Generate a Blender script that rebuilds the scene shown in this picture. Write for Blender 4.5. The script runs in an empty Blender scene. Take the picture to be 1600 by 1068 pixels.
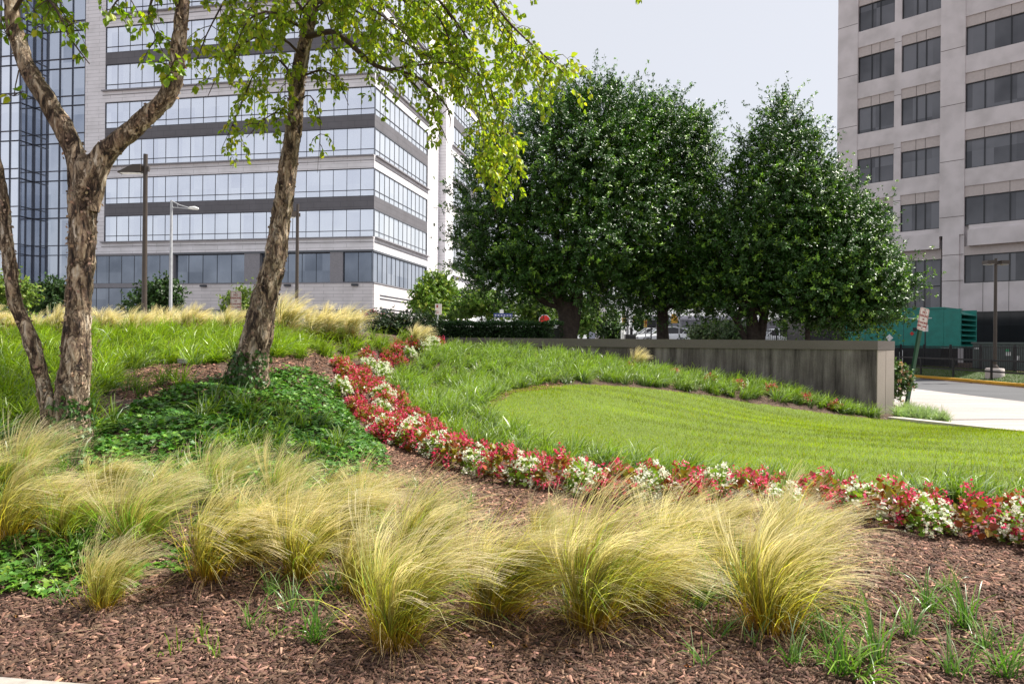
import bpy, math, random
import numpy as np
from mathutils import Vector, Matrix

# ---------------------------------------------------------------- camera, sky, sun, exposure
SC = bpy.context.scene
COL = SC.collection
F_PX = 1155.6; ROLL = -0.009; EYE = 1.6
cam_d = bpy.data.cameras.new("camera"); cam = bpy.data.objects.new("camera", cam_d); COL.objects.link(cam)
cam.location = (0, 0, EYE); cam.rotation_euler = (math.pi/2, ROLL, 0)
cam_d.sensor_width = 36; cam_d.lens = F_PX/1600*36; cam_d.clip_start = 0.05; cam_d.clip_end = 6000
SC.camera = cam
SUN_AZ = math.radians(70)      # from +Y (view direction) towards +X
SUN_EL = math.radians(56)
W = bpy.data.worlds.new("World"); SC.world = W; W.use_nodes = True
nt = W.node_tree; bg = nt.nodes["Background"]
sky = nt.nodes.new("ShaderNodeTexSky"); sky.sky_type = 'NISHITA'; sky.sun_disc = False
sky.sun_elevation = SUN_EL; sky.sun_rotation = SUN_AZ
sky.air_density = 1.0; sky.dust_density = 2.5; sky.ozone_density = 1.3; sky.altitude = 0
veil = nt.nodes.new("ShaderNodeMix"); veil.data_type = 'RGBA'; veil.inputs[0].default_value = .72   # thin bright haze over the whole sky
nt.links.new(sky.outputs[0], veil.inputs[6]); veil.inputs[7].default_value = (7.1, 7.1, 7.35, 1)
nt.links.new(veil.outputs[2], bg.inputs[0]); bg.inputs[1].default_value = 0.075
sun_d = bpy.data.lights.new("sun", 'SUN'); sun_d.energy = 5.0; sun_d.angle = math.radians(0.5); sun_d.color = (1, .95, .86)
sun = bpy.data.objects.new("sun", sun_d); COL.objects.link(sun)
SDIR = Vector((math.sin(SUN_AZ)*math.cos(SUN_EL), math.cos(SUN_AZ)*math.cos(SUN_EL), math.sin(SUN_EL)))
sun.rotation_euler = SDIR.to_track_quat('Z', 'Y').to_euler()
SC.view_settings.view_transform = 'Standard'; SC.view_settings.look = 'None'
SC.view_settings.exposure = 0.84; SC.view_settings.gamma = 1
SC.render.engine = 'CYCLES'
try:
    SC.cycles.max_bounces = 8; SC.cycles.diffuse_bounces = 3; SC.cycles.transmission_bounces = 4; SC.cycles.use_denoising = True
except Exception: pass

rng = np.random.default_rng(7); random.seed(7)
PI = math.pi
def rad(a): return math.radians(a)

# ---------------------------------------------------------------- helpers
CR = np.array([math.cos(ROLL), 0, -math.sin(ROLL)]); CU = np.array([math.sin(ROLL), 0, math.cos(ROLL)])
def ray(px, py):
    px = np.asarray(px, float); py = np.asarray(py, float)
    rx = (px-800)/F_PX; ry = (534-py)/F_PX
    d = rx[..., None]*CR + ry[..., None]*CU; d[..., 1] += 1
    return d
def P(px, py, d):
    v = ray(px, py)*d; v[..., 2] += EYE
    return v
def V3(px, py, d): return Vector(P(px, py, d).tolist())

def tag(o, label=None, cat=None, group=None, kind=None):
    if label: o['label'] = label
    if cat: o['category'] = cat
    if group: o['group'] = group
    if kind: o['kind'] = kind
    return o
def empty(name, loc=(0, 0, 0), rz=0, label=None, cat=None, group=None):
    o = bpy.data.objects.new(name, None); COL.objects.link(o); o.location = loc; o.rotation_euler = (0, 0, rz)
    o.empty_display_size = .2
    return tag(o, label, cat, group)
def link(name, me, mat=None, parent=None):
    o = bpy.data.objects.new(name, me); COL.objects.link(o)
    if mat is not None and not me.materials: me.materials.append(mat)
    if parent is not None: o.parent = parent
    return o
def np_mesh(name, V, F, col=None, smooth=False):
    V = np.ascontiguousarray(V, dtype=np.float32); F = np.ascontiguousarray(F, dtype=np.int32)
    me = bpy.data.meshes.new(name); n = len(V); m, k = F.shape
    me.vertices.add(n); me.vertices.foreach_set('co', V.ravel())
    me.loops.add(m*k); me.loops.foreach_set('vertex_index', F.ravel())
    me.polygons.add(m); me.polygons.foreach_set('loop_start', np.arange(0, m*k, k, dtype=np.int32))
    if smooth: me.polygons.foreach_set('use_smooth', np.ones(m, bool))
    me.update(calc_edges=True)
    if col is not None:
        c = np.ones((n, 4), np.float32); c[:, :3] = col
        me.color_attributes.new('Col', 'FLOAT_COLOR', 'POINT').data.foreach_set('color', c.ravel())
    return me

class MB:
    """collects shapes; build() links them as ONE mesh object"""
    def __init__(s): s.v = []; s.f = []; s.uv = []; s.sm = []
    def add(s, vs, fs, uvs=None, smooth=False):
        b = len(s.v); s.v += [tuple(v) for v in vs]
        for i, f in enumerate(fs):
            s.f.append([b+j for j in f]); s.sm.append(smooth)
            s.uv.append(uvs[i] if uvs else [(0, 0)]*len(f))
    def fbox(s, O, u, n, s0, s1, z0, z1, d0, d1):
        """box in a facade frame: along u, up z, outward n"""
        O = Vector(O); u = Vector(u); n = Vector(n); up = Vector((0, 0, 1))
        c = [(a, z, d) for d in (d0, d1) for z in (z0, z1) for a in (s0, s1)]
        vs = [O+u*a+up*z+n*d for a, z, d in c]
        fs = [(0, 1, 3, 2), (4, 6, 7, 5), (0, 4, 5, 1), (2, 3, 7, 6), (0, 2, 6, 4), (1, 5, 7, 3)]
        if u.cross(up).dot(n) > 0: fs = [tuple(reversed(f)) for f in fs]
        uvs = [[((c[j][0] if abs(s1-s0) > 1e-6 and k < 4 else c[j][2]), c[j][1]) for j in f] for k, f in enumerate(fs)]
        s.add(vs, fs, uvs)
    def box(s, cx, cy, cz, sx, sy, sz, rz=0, bevel=0):
        u = Vector((math.cos(rz), math.sin(rz), 0)); n = Vector((-math.sin(rz), math.cos(rz), 0))
        s.fbox((cx, cy, cz), u, n, -sx/2, sx/2, -sz/2, sz/2, -sy/2, sy/2)
    def tube(s, pts, rs, n=12, cap=True, smooth=True):
        pts = [Vector(p) for p in pts]
        if not isinstance(rs, (list, tuple)): rs = [rs]*len(pts)
        vs = []; t0 = None; a = None
        for i, p in enumerate(pts):
            t = (pts[min(i+1, len(pts)-1)]-pts[max(i-1, 0)]).normalized()
            if a is None:
                a = t.orthogonal().normalized()
            else:
                a = (a-t*a.dot(t)).normalized()
            b = t.cross(a)
            for k in range(n):
                th = 2*PI*k/n; vs.append(p+(a*math.cos(th)+b*math.sin(th))*rs[i])
        fs = []
        for i in range(len(pts)-1):
            for k in range(n):
                fs.append((i*n+k, i*n+(k+1) % n, (i+1)*n+(k+1) % n, (i+1)*n+k))
        uvs = [[(k/n, i), ((k+1)/n, i), ((k+1)/n, i+1), (k/n, i+1)] for i in range(len(pts)-1) for k in range(n)]
        s.add(vs, fs, uvs, smooth)
        if cap:
            s.add(vs[:n], [tuple(reversed(range(n)))]); s.add(vs[-n:], [tuple(range(n))])
    def prism(s, poly, axis_o, u, w, n, t):
        """polygon (a,b) in plane u,w at axis_o, thickness t along n"""
        O = Vector(axis_o); u = Vector(u); w = Vector(w); n = Vector(n); k = len(poly)
        A = [O+u*a+w*b for a, b in poly]; B = [p+n*t for p in A]
        fs = [tuple(range(k)), tuple(reversed(range(k, 2*k)))]+[(i, k+i, k+(i+1) % k, (i+1) % k) for i in range(k)]
        s.add(A+B, fs)
    def build(s, name, mat, parent=None, loc=None):
        me = bpy.data.meshes.new(name); me.from_pydata(s.v, [], s.f)
        uvl = me.uv_layers.new(name='UVMap'); flat = [c for f in s.uv for p in f for c in p]
        uvl.data.foreach_set('uv', flat)
        me.polygons.foreach_set('use_smooth', s.sm); me.update()
        import bmesh
        bm = bmesh.new(); bm.from_mesh(me); bmesh.ops.recalc_face_normals(bm, faces=bm.faces); bm.to_mesh(me); bm.free()
        o = link(name, me, mat, parent)
        if loc: o.location = loc
        return o

# ---------------------------------------------------------------- materials
MATS = {}
def new_mat(name):
    m = bpy.data.materials.new(name); m.use_nodes = True; nt = m.node_tree
    return m, nt, nt.nodes['Principled BSDF'], nt.nodes['Material Output']
def N(nt, t, **kw):
    n = nt.nodes.new('ShaderNode'+t)
    for k, v in kw.items():
        if k[0] == 'i' and k[1:].isdigit(): n.inputs[int(k[1:])].default_value = v
        else: setattr(n, k, v)
    return n
def ramp(nt, fac, stops):
    r = nt.nodes.new('ShaderNodeValToRGB'); e = r.color_ramp.elements
    while len(e) < len(stops): e.new(.5)
    for i, (p, c) in enumerate(stops):
        e[i].position = p; e[i].color = (*c, 1) if len(c) == 3 else c
    nt.links.new(fac, r.inputs[0]); return r
def mixc(nt, fac, a, b, mode='MIX'):
    m = nt.nodes.new('ShaderNodeMix'); m.data_type = 'RGBA'; m.blend_type = mode
    for s, v in ((0, fac), (6, a), (7, b)):
        if hasattr(v, 'links') or hasattr(v, 'is_linked'): nt.links.new(v, m.inputs[s])
        elif isinstance(v, (int, float)): m.inputs[s].default_value = v
        else: m.inputs[s].default_value = (*v, 1)
    return m.outputs[2]
def plain(name, c, rough=.6, metal=0, var=.12, scale=6, bump=.0, spec=.5):
    """painted / plain surface with faint dirt variation"""
    m, nt, p, o = new_mat(name)
    tc = N(nt, 'TexCoord'); no = N(nt, 'TexNoise'); no.inputs['Scale'].default_value = scale; no.inputs['Detail'].default_value = 6
    nt.links.new(tc.outputs['Object'], no.inputs['Vector'])
    r = ramp(nt, no.outputs[0], [(.3, tuple(x*(1-var) for x in c)), (.7, tuple(min(1, x*(1+var)) for x in c))])
    nt.links.new(r.outputs[0], p.inputs['Base Color']); p.inputs['Roughness'].default_value = rough
    p.inputs['Metallic'].default_value = metal; p.inputs['Specular IOR Level'].default_value = spec
    if bump:
        b = N(nt, 'Bump'); b.inputs['Strength'].default_value = bump; b.inputs['Distance'].default_value = .02
        nt.links.new(no.outputs[0], b.inputs['Height']); nt.links.new(b.outputs[0], p.inputs['Normal'])
    return m
def leafmat(name, rough=.45, trans=.35, spec=.5, tcol=(1.15, 1.25, .6), sat=1):
    m, nt, p, o = new_mat(name)
    a = N(nt, 'Attribute', attribute_name='Col')
    nt.links.new(a.outputs['Color'], p.inputs['Base Color']); p.inputs['Roughness'].default_value = rough
    p.inputs['Specular IOR Level'].default_value = spec
    if trans > 0:
        t = N(nt, 'BsdfTranslucent'); tm = mixc(nt, 1.0, a.outputs['Color'], tcol, 'MULTIPLY'); nt.links.new(tm, t.inputs[0])
        mx = N(nt, 'MixShader'); mx.inputs[0].default_value = trans
        nt.links.new(p.outputs[0], mx.inputs[1]); nt.links.new(t.outputs[0], mx.inputs[2]); nt.links.new(mx.outputs[0], o.inputs[0])
    return m

M = {}
M['liriope'] = leafmat('liriope_leaf', .36, .38, .6)
M['lawn'] = leafmat('lawn_blade', .85, .5, .05, (1.2, 1.25, .3))
M['stipa'] = leafmat('feather_grass', .5, .55, .3, (1.1, 1.05, .75))
M['ivy'] = leafmat('ivy_leaf', .46, .22, .4)
M['birch_leaf'] = leafmat('birch_leaf', .42, .5, .45, (1.35, 1.3, .35))
M['holly_leaf'] = leafmat('holly_leaf', .42, .16, .5, (1.1, 1.3, .4))
M['shrub_leaf'] = leafmat('shrub_leaf', .45, .3, .4)
M['begonia_leaf'] = leafmat('begonia_leaf', .35, .3, .5)
M['petal'] = leafmat('begonia_petal', .5, .4, .3, (1, 1, 1))
M['chip'] = leafmat('wood_chip', .8, 0, .25)

def bark_birch():
    m, nt, p, o = new_mat('birch_bark')
    tc = N(nt, 'TexCoord'); mp = N(nt, 'Mapping'); mp.inputs['Scale'].default_value = (1, 1, .33)
    nt.links.new(tc.outputs['Object'], mp.inputs[0])
    n1 = N(nt, 'TexNoise'); n1.inputs['Scale'].default_value = 15; n1.inputs['Detail'].default_value = 7; n1.inputs['Roughness'].default_value = .65; n1.inputs['Distortion'].default_value = .6
    nt.links.new(mp.outputs[0], n1.inputs['Vector'])
    n2 = N(nt, 'TexNoise'); n2.inputs['Scale'].default_value = 42; n2.inputs['Detail'].default_value = 6
    nt.links.new(mp.outputs[0], n2.inputs['Vector'])
    vo = N(nt, 'TexVoronoi', feature='DISTANCE_TO_EDGE'); vo.inputs['Scale'].default_value = 8
    add = N(nt, 'VectorMath', operation='ADD'); sc = N(nt, 'VectorMath', operation='SCALE'); sc.inputs['Scale'].default_value = .4
    nt.links.new(n1.outputs[1], sc.inputs[0]); nt.links.new(mp.outputs[0], add.inputs[0]); nt.links.new(sc.outputs[0], add.inputs[1]); nt.links.new(add.outputs[0], vo.inputs['Vector'])
    c1 = ramp(nt, n1.outputs[0], [(.34, (.035, .025, .02)), (.42, (.13, .08, .055)), (.49, (.33, .24, .16)), (.57, (.50, .40, .29)), (.66, (.72, .64, .54))])
    ck = ramp(nt, vo.outputs[0], [(.0, (.16, .12, .10)), (.05, (.7, .66, .63)), (.14, (1, 1, 1))])
    c2 = mixc(nt, 1.0, c1.outputs[0], ck.outputs[0], 'MULTIPLY')
    c3 = ramp(nt, n2.outputs[0], [(.3, (.62, .62, .62)), (.6, (1.1, 1.08, 1.05))])
    cc = mixc(nt, .8, c2, c3.outputs[0], 'MULTIPLY')
    nt.links.new(cc, p.inputs['Base Color']); p.inputs['Roughness'].default_value = .85
    mth = N(nt, 'Math', operation='MULTIPLY_ADD'); nt.links.new(ck.outputs[0], mth.inputs[0]); mth.inputs[1].default_value = .8; nt.links.new(n2.outputs[0], mth.inputs[2])
    b = N(nt, 'Bump'); b.inputs['Strength'].default_value = .9; b.inputs['Distance'].default_value = .02
    nt.links.new(mth.outputs[0], b.inputs['Height']); nt.links.new(b.outputs[0], p.inputs['Normal'])
    return m
M['birch_bark'] = bark_birch()
M['dark_bark'] = plain('dark_bark', (.06, .045, .035), .9, var=.35, scale=14, bump=.8)
M['twig'] = plain('twig_bark', (.07, .045, .03), .8, var=.3, scale=20)
M['flake'] = leafmat('bark_flake', .8, .1, .2, (1, .9, .8))

def mulch():
    m, nt, p, o = new_mat('bark_mulch')
    tc = N(nt, 'TexCoord')
    v = N(nt, 'TexVoronoi'); v.inputs['Scale'].default_value = 46; v.inputs['Randomness'].default_value = 1
    mp = N(nt, 'Mapping'); mp.inputs['Scale'].default_value = (1, 2.1, 1); mp.inputs['Rotation'].default_value = (0, 0, .5)
    n = N(nt, 'TexNoise'); n.inputs['Scale'].default_value = 3; n.inputs['Detail'].default_value = 8
    nt.links.new(tc.outputs['Object'], n.inputs['Vector'])
    add = N(nt, 'VectorMath', operation='ADD'); sc = N(nt, 'VectorMath', operation='SCALE'); sc.inputs['Scale'].default_value = .5
    nt.links.new(n.outputs[1], sc.inputs[0]); nt.links.new(tc.outputs['Object'], add.inputs[0]); nt.links.new(sc.outputs[0], add.inputs[1])
    nt.links.new(add.outputs[0], mp.inputs[0]); nt.links.new(mp.outputs[0], v.inputs['Vector'])
    s = N(nt, 'SeparateColor'); nt.links.new(v.outputs['Color'], s.inputs[0])
    c = ramp(nt, s.outputs[0], [(0, (.02, .010, .006)), (.45, (.075, .038, .024)), (.8, (.14, .075, .05)), (1, (.25, .17, .12))])
    nt.links.new(c.outputs[0], p.inputs['Base Color']); p.inputs['Roughness'].default_value = .9
    b = N(nt, 'Bump'); b.inputs['Strength'].default_value = 1; b.inputs['Distance'].default_value = .03
    nt.links.new(s.outputs[1], b.inputs['Height']); nt.links.new(b.outputs[0], p.inputs['Normal'])
    return m
M['mulch'] = mulch()
def paving(name, c, joint=None, scale=25, bump=.15, streak=False, jc=.5):
    m, nt, p, o = new_mat(name); tc = N(nt, 'TexCoord')
    n = N(nt, 'TexNoise'); n.inputs['Scale'].default_value = scale; n.inputs['Detail'].default_value = 8
    n2 = N(nt, 'TexNoise'); n2.inputs['Scale'].default_value = .45; n2.inputs['Detail'].default_value = 7
    mp = N(nt, 'Mapping')
    if streak: mp.inputs['Scale'].default_value = (.5, 3, 1)
    nt.links.new(tc.outputs['Object'], mp.inputs[0])
    nt.links.new(tc.outputs['Object'], n.inputs['Vector']); nt.links.new(mp.outputs[0], n2.inputs['Vector'])
    r1 = ramp(nt, n.outputs[0], [(.3, tuple(x*.82 for x in c)), (.7, tuple(x*1.12 for x in c))])
    r2 = ramp(nt, n2.outputs[0], [(.3, (.8, .79, .78)), (.65, (1.08, 1.08, 1.08))])
    cc = mixc(nt, 1, r1.outputs[0], r2.outputs[0], 'MULTIPLY')
    if joint:
        br = N(nt, 'TexBrick'); br.offset = 0; br.inputs['Scale'].default_value = 1; br.inputs['Mortar Size'].default_value = .012
        br.inputs['Brick Width'].default_value = joint[0]; br.inputs['Row Height'].default_value = joint[1]
        br.inputs['Color1'].default_value = (1, 1, 1, 1); br.inputs['Color2'].default_value = (.93, .93, .93, 1); br.inputs['Mortar'].default_value = (jc, jc, jc, 1)
        nt.links.new(tc.outputs['Object'], br.inputs['Vector']); cc = mixc(nt, 1, cc, br.outputs[0], 'MULTIPLY')
    nt.links.new(cc, p.inputs['Base Color']); p.inputs['Roughness'].default_value = .85
    b = N(nt, 'Bump'); b.inputs['Strength'].default_value = bump; b.inputs['Distance'].default_value = .01
    nt.links.new(n.outputs[0], b.inputs['Height']); nt.links.new(b.outputs[0], p.inputs['Normal'])
    return m
M['concrete_pave'] = paving('pale_concrete_paving', (.40, .36, .345), (3.0, 3.0), streak=True, jc=.72)
M['asphalt'] = paving('asphalt', (.085, .087, .095), None, 60)
M['plaza'] = paving('plaza_paving', (.33, .32, .31), (1.2, 1.2))
M['kerb'] = paving('concrete_kerb', (.5, .45, .4), None)
M['yellow'] = paving('yellow_kerb_paint', (.72, .38, .03), None, 12)
M['sidewalk'] = paving('sidewalk', (.38, .35, .32), None)

def wall_concrete():
    m, nt, p, o = new_mat('stained_concrete'); tc = N(nt, 'TexCoord')
    mp = N(nt, 'Mapping'); mp.inputs['Scale'].default_value = (2.2, 2.2, .16); nt.links.new(tc.outputs['Object'], mp.inputs[0])
    n = N(nt, 'TexNoise'); n.inputs['Scale'].default_value = 1.6; n.inputs['Detail'].default_value = 9; n.inputs['Roughness'].default_value = .7
    nt.links.new(mp.outputs[0], n.inputs['Vector'])
    g = N(nt, 'TexNoise'); g.inputs['Scale'].default_value = 70; g.inputs['Detail'].default_value = 4; nt.links.new(tc.outputs['Object'], g.inputs['Vector'])
    r = ramp(nt, n.outputs[0], [(.36, (.045, .038, .036)), (.48, (.14, .125, .12)), (.64, (.27, .25, .24))])
    r2 = ramp(nt, g.outputs[0], [(.3, (.75, .75, .75)), (.7, (1.15, 1.12, 1.1))])
    lo = N(nt, 'TexNoise'); lo.inputs['Scale'].default_value = 1.1; lo.inputs['Detail'].default_value = 6; nt.links.new(tc.outputs['Object'], lo.inputs['Vector'])
    r3 = ramp(nt, lo.outputs[0], [(.35, (.62, .6, .6)), (.62, (1.15, 1.15, 1.15))])
    cc = mixc(nt, 1, mixc(nt, 1, r.outputs[0], r2.outputs[0], 'MULTIPLY'), r3.outputs[0], 'MULTIPLY')
    nt.links.new(cc, p.inputs['Base Color']); p.inputs['Roughness'].default_value = .9
    b = N(nt, 'Bump'); b.inputs['Strength'].default_value = .3; b.inputs['Distance'].default_value = .01
    nt.links.new(g.outputs[0], b.inputs['Height']); nt.links.new(b.outputs[0], p.inputs['Normal'])
    return m
M['wall'] = wall_concrete()
M['wall_end'] = paving('speckled_concrete', (.42, .36, .32), None, 90, .4)
M['wall_coping'] = paving('weathered_coping', (.15, .13, .12), None, 60, .4)

def panels(name, c, bw, bh, mort=.012, mc=.45, off=.5, var=.06, stain=0, rough=.6, metal=0):
    m, nt, p, o = new_mat(name); tc = N(nt, 'TexCoord')
    br = N(nt, 'TexBrick'); br.offset = off; br.inputs['Scale'].default_value = 1; br.inputs['Mortar Size'].default_value = mort
    br.inputs['Mortar Smooth'].default_value = .1
    br.inputs['Brick Width'].default_value = bw; br.inputs['Row Height'].default_value = bh
    br.inputs['Color1'].default_value = (*c, 1); br.inputs['Color2'].default_value = (*[x*(1-var) for x in c], 1); br.inputs['Mortar'].default_value = (*[x*mc for x in c], 1)
    nt.links.new(tc.outputs['UV'], br.inputs['Vector'])
    n = N(nt, 'TexNoise'); n.inputs['Scale'].default_value = .7; n.inputs['Detail'].default_value = 8; nt.links.new(tc.outputs['Object'], n.inputs['Vector'])
    r = ramp(nt, n.outputs[0], [(.3, (.9-stain, .9-stain, .89-stain)), (.6, (1.04, 1.04, 1.04))])
    nt.links.new(mixc(nt, 1, br.outputs[0], r.outputs[0], 'MULTIPLY'), p.inputs['Base Color']); p.inputs['Roughness'].default_value = rough
    p.inputs['Metallic'].default_value = metal
    return m
M['white_stone'] = panels('white_panel', (.84, .82, .85), 3.0, .42, .02, .6)
M['base_stone'] = panels('pinkish_base_panel', (.74, .69, .69), 2.2, .36, .02, .6)
M['dark_panel'] = panels('charcoal_panel', (.14, .135, .15), 1.5, .6, .015, .5)
M['ledge'] = plain('ledge_metal', (.26, .25, .27), .5)
M['frame'] = plain('dark_frame', (.035, .04, .055), .45)
M['frame_tower'] = plain('blue_grey_frame', (.07, .08, .11), .4)
M['frame_light'] = plain('silver_frame', (.30, .31, .34), .4)
M['frame_grey'] = plain('grey_frame', (.12, .13, .15), .45)
M['precast'] = panels('precast_concrete', (.66, .61, .615), 50, 50, .0, 1, 0, .0, .1)
M['precast_tan'] = plain('tan_precast', (.53, .47, .45), .85, var=.06)
M['black_joint'] = plain('joint', (.12, .10, .09), .9)

def glass(name, c, c2, metal=.85, rough=.04, bw=1.5, bh=3.0, blind=.5):
    """reflective glazing; pane to pane variation from blinds behind it"""
    m, nt, p, o = new_mat(name); tc = N(nt, 'TexCoord')
    sx = N(nt, 'SeparateXYZ'); nt.links.new(tc.outputs['UV'], sx.inputs[0])
    fl = N(nt, 'Math', operation='DIVIDE'); nt.links.new(sx.outputs[0], fl.inputs[0]); fl.inputs[1].default_value = bw
    f2 = N(nt, 'Math', operation='FLOOR'); nt.links.new(fl.outputs[0], f2.inputs[0])
    g1 = N(nt, 'Math', operation='DIVIDE'); nt.links.new(sx.outputs[1], g1.inputs[0]); g1.inputs[1].default_value = bh
    g2 = N(nt, 'Math', operation='FLOOR'); nt.links.new(g1.outputs[0], g2.inputs[0])
    cb = N(nt, 'CombineXYZ'); nt.links.new(f2.outputs[0], cb.inputs[0]); nt.links.new(g2.outputs[0], cb.inputs[1])
    wn = N(nt, 'TexWhiteNoise'); nt.links.new(cb.outputs[0], wn.inputs['Vector'])
    n = N(nt, 'TexNoise'); n.inputs['Scale'].default_value = .35; n.inputs['Detail'].default_value = 3; nt.links.new(tc.outputs['Object'], n.inputs['Vector'])
    ad = N(nt, 'Math', operation='MULTIPLY_ADD'); nt.links.new(wn.outputs[0], ad.inputs[0]); ad.inputs[1].default_value = blind; nt.links.new(n.outputs[0], ad.inputs[2])
    r = ramp(nt, ad.outputs[0], [(.35, c), (1.05 if blind > .5 else .95, c2)])
    nt.links.new(r.outputs[0], p.inputs['Base Color']); p.inputs['Roughness'].default_value = rough; p.inputs['Metallic'].default_value = metal
    nb = N(nt, 'TexNoise'); nb.inputs['Scale'].default_value = .6; nt.links.new(tc.outputs['Object'], nb.inputs['Vector'])
    b = N(nt, 'Bump'); b.inputs['Strength'].default_value = .03; b.inputs['Distance'].default_value = .1
    nt.links.new(nb.outputs[0], b.inputs['Height']); nt.links.new(b.outputs[0], p.inputs['Normal'])
    return m
M['glass_blue'] = glass('blue_glass', (.70, .73, .82), (.83, .86, .93))
M['glass_bright'] = glass('bright_glass', (.80, .84, .88), (.93, .95, .97))  # paler copy of the ribbon glass, sky glare on the sunlit face painted in
M['glass_curtain'] = glass('curtain_wall_glass', (.30, .34, .42), (.52, .56, .64), blind=.7)
M['glass_shade'] = glass('shaded_glass', (.13, .15, .19), (.26, .29, .35), blind=.4, bw=2)  # tint darkened, painting in the dim shaded reflections of the lower storeys
M['glass_dark'] = glass('dark_glass', (.035, .036, .042), (.16, .16, .175), metal=.25, rough=.12, bw=1.3, blind=.6)
M['black_glass'] = glass('black_glass', (.012, .012, .014), (.03, .03, .034), metal=.1, rough=.12)

# ---------------------------------------------------------------- terrain
cp = [(60, 940, 4.3), (300, 920, 4.4), (620, 1010, 3.9), (900, 1020, 3.8), (1200, 990, 4.0), (800, 930, 4.5), (1400, 900, 4.95),
      (1550, 840, 5.8), (1050, 785, 6.8), (750, 735, 8.1), (640, 695, 9.2), (560, 650, 10.7), (535, 605, 12.8), (600, 565, 15.8), (680, 546, 17.6),
      (110, 705, 6.5), (385, 595, 9.2), (470, 575, 10.5), (520, 568, 12.6), (230, 600, 9.0), (300, 560, 11.0), (300, 521, 14), (0, 521, 13.2), (-200, 521, 13), (450, 520, 14.5), (550, 523, 15.7), (640, 530, 17.3),
      (450, 690, 7.6), (300, 690, 7.0), (480, 640, 9.0), (600, 740, 7.4), (0, 850, 4.9), (0, 700, 6.3), (-200, 700, 6.2), (-200, 850, 4.8), (150, 800, 5.3), (400, 800, 5.8),
      (1200, 745, 8.3), (1500, 765, 7.75), (1600, 680, 12.6), (1385, 655, 15.9), (1200, 640, 15.4), (1000, 608, 15.0), (900, 604, 14.6), (800, 615, 13.0),
      (760, 640, 11.6), (760, 690, 9.4), (900, 700, 9.6), (870, 660, 11.2), (1000, 650, 12.2), (1200, 690, 11.0), (1400, 710, 10.2), (1200, 605, 17.0), (1000, 581, 17.3), (850, 563, 17.5), (760, 555, 17.8)]
pts = [P(*c) for c in cp]
pts += [np.array(q, float) for q in [(-6, 0, 0), (0, 0, 0), (6, 0, 0), (-3, 3.4, 0), (0, 3.4, 0), (3, 3.4, 0), (-9, 4.6, .3), (-14, 9, 1.5), (-14, 13, 1.8), (-12, 17, 1.55),
        (-16, 21, 1.3), (-10, 21, 1.3), (-4, 21, 1.35), (-5, 17.5, 1.6), (8, 5, 0), (9, 8, 0), (12, 8, 0), (12, 12, 0), (10.5, 15, 0), (9.5, 19, 0), (14, 18, 0), (2, 20.5, 1.35), (8, 20, 0)]]
CPT = np.array(pts)
def tps_k(r2): return np.where(r2 > 1e-12, .5*r2*np.log(np.maximum(r2, 1e-12)), 0)
def tps_fit(C, lam=.02):
    n = len(C); D = ((C[:, None, :2]-C[None, :, :2])**2).sum(-1); A = np.zeros((n+3, n+3)); A[:n, :n] = tps_k(D)+lam*np.eye(n)
    A[:n, n] = 1; A[:n, n+1:] = C[:, :2]; A[n, :n] = 1; A[n+1:, :n] = C[:, :2].T
    b = np.zeros(n+3); b[:n] = C[:, 2]; return np.linalg.solve(A, b)
TW = tps_fit(CPT)
def sstep(a, b, x): t = np.clip((x-a)/(b-a), 0, 1); return t*t*(3-2*t)
# retaining wall: front line from WE (near end) to WW
WE = np.array([8.19, 16.6]); WW = np.array([-3.0, 19.6]); WD = (WW-WE)/np.linalg.norm(WW-WE); WN = np.array([-WD[1], WD[0]])
if WN[1] > 0: WN = -WN      # outward (towards the lawn)
def _H(x, y):
    sh = x.shape; x = x.ravel(); y = y.ravel(); out = np.empty(len(x))
    for i in range(0, len(x), 20000):
        xs = x[i:i+20000]; ys = y[i:i+20000]
        xc = np.clip(xs, -16, 13); yc = np.clip(ys, 0, 21)
        r2 = (xc[:, None]-CPT[None, :, 0])**2+(yc[:, None]-CPT[None, :, 1])**2
        g = tps_k(r2)@TW[:-3]+TW[-3]+TW[-2]*xc+TW[-1]*yc
        g = np.where(ys < 3.4, g*sstep(3.0, 3.4, ys), g)
        xe = np.maximum(8.5, .43*ys); street = 1.3*(1-sstep(xe, xe+1, xs))
        wf = sstep(20, 22.5, ys); g = g*(1-wf)+street*wf
        wr = sstep(9.6, 11.5, xs); g = g*(1-wr)
        # behind the wall
        dx = xs-WE[0]; dy = ys-WE[1]; along = dx*WD[0]+dy*WD[1]; back = -(dx*WN[0]+dy*WN[1])
        m = sstep(.1, .35, back)*sstep(-.15, .1, along)*sstep(14, 11.6, along)*(1-sstep(20, 22.5, ys))
        g = g*(1-m)+np.where(m > 0, 1.3+.12*sstep(0, 1, back), 0)*m
        # swale out to the right kerb: raised grass strip by the fence
        gs = .15*sstep(19.7, 19.8, xs)*sstep(12, 14, ys)*(1-sstep(60, 70, ys))+.3*sstep(20.2, 22, xs)*sstep(12, 14, ys)*(1-sstep(60, 70, ys))
        gs = np.where(xs > xe+1.2, gs, 0)
        out[i:i+20000] = g+gs
    return out.reshape(sh)
def H(x, y):
    x, y = np.broadcast_arrays(np.asarray(x, float), np.asarray(y, float)); return _H(x, y)
def h1(x, y): return float(H(np.array([x]), np.array([y]))[0])
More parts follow.
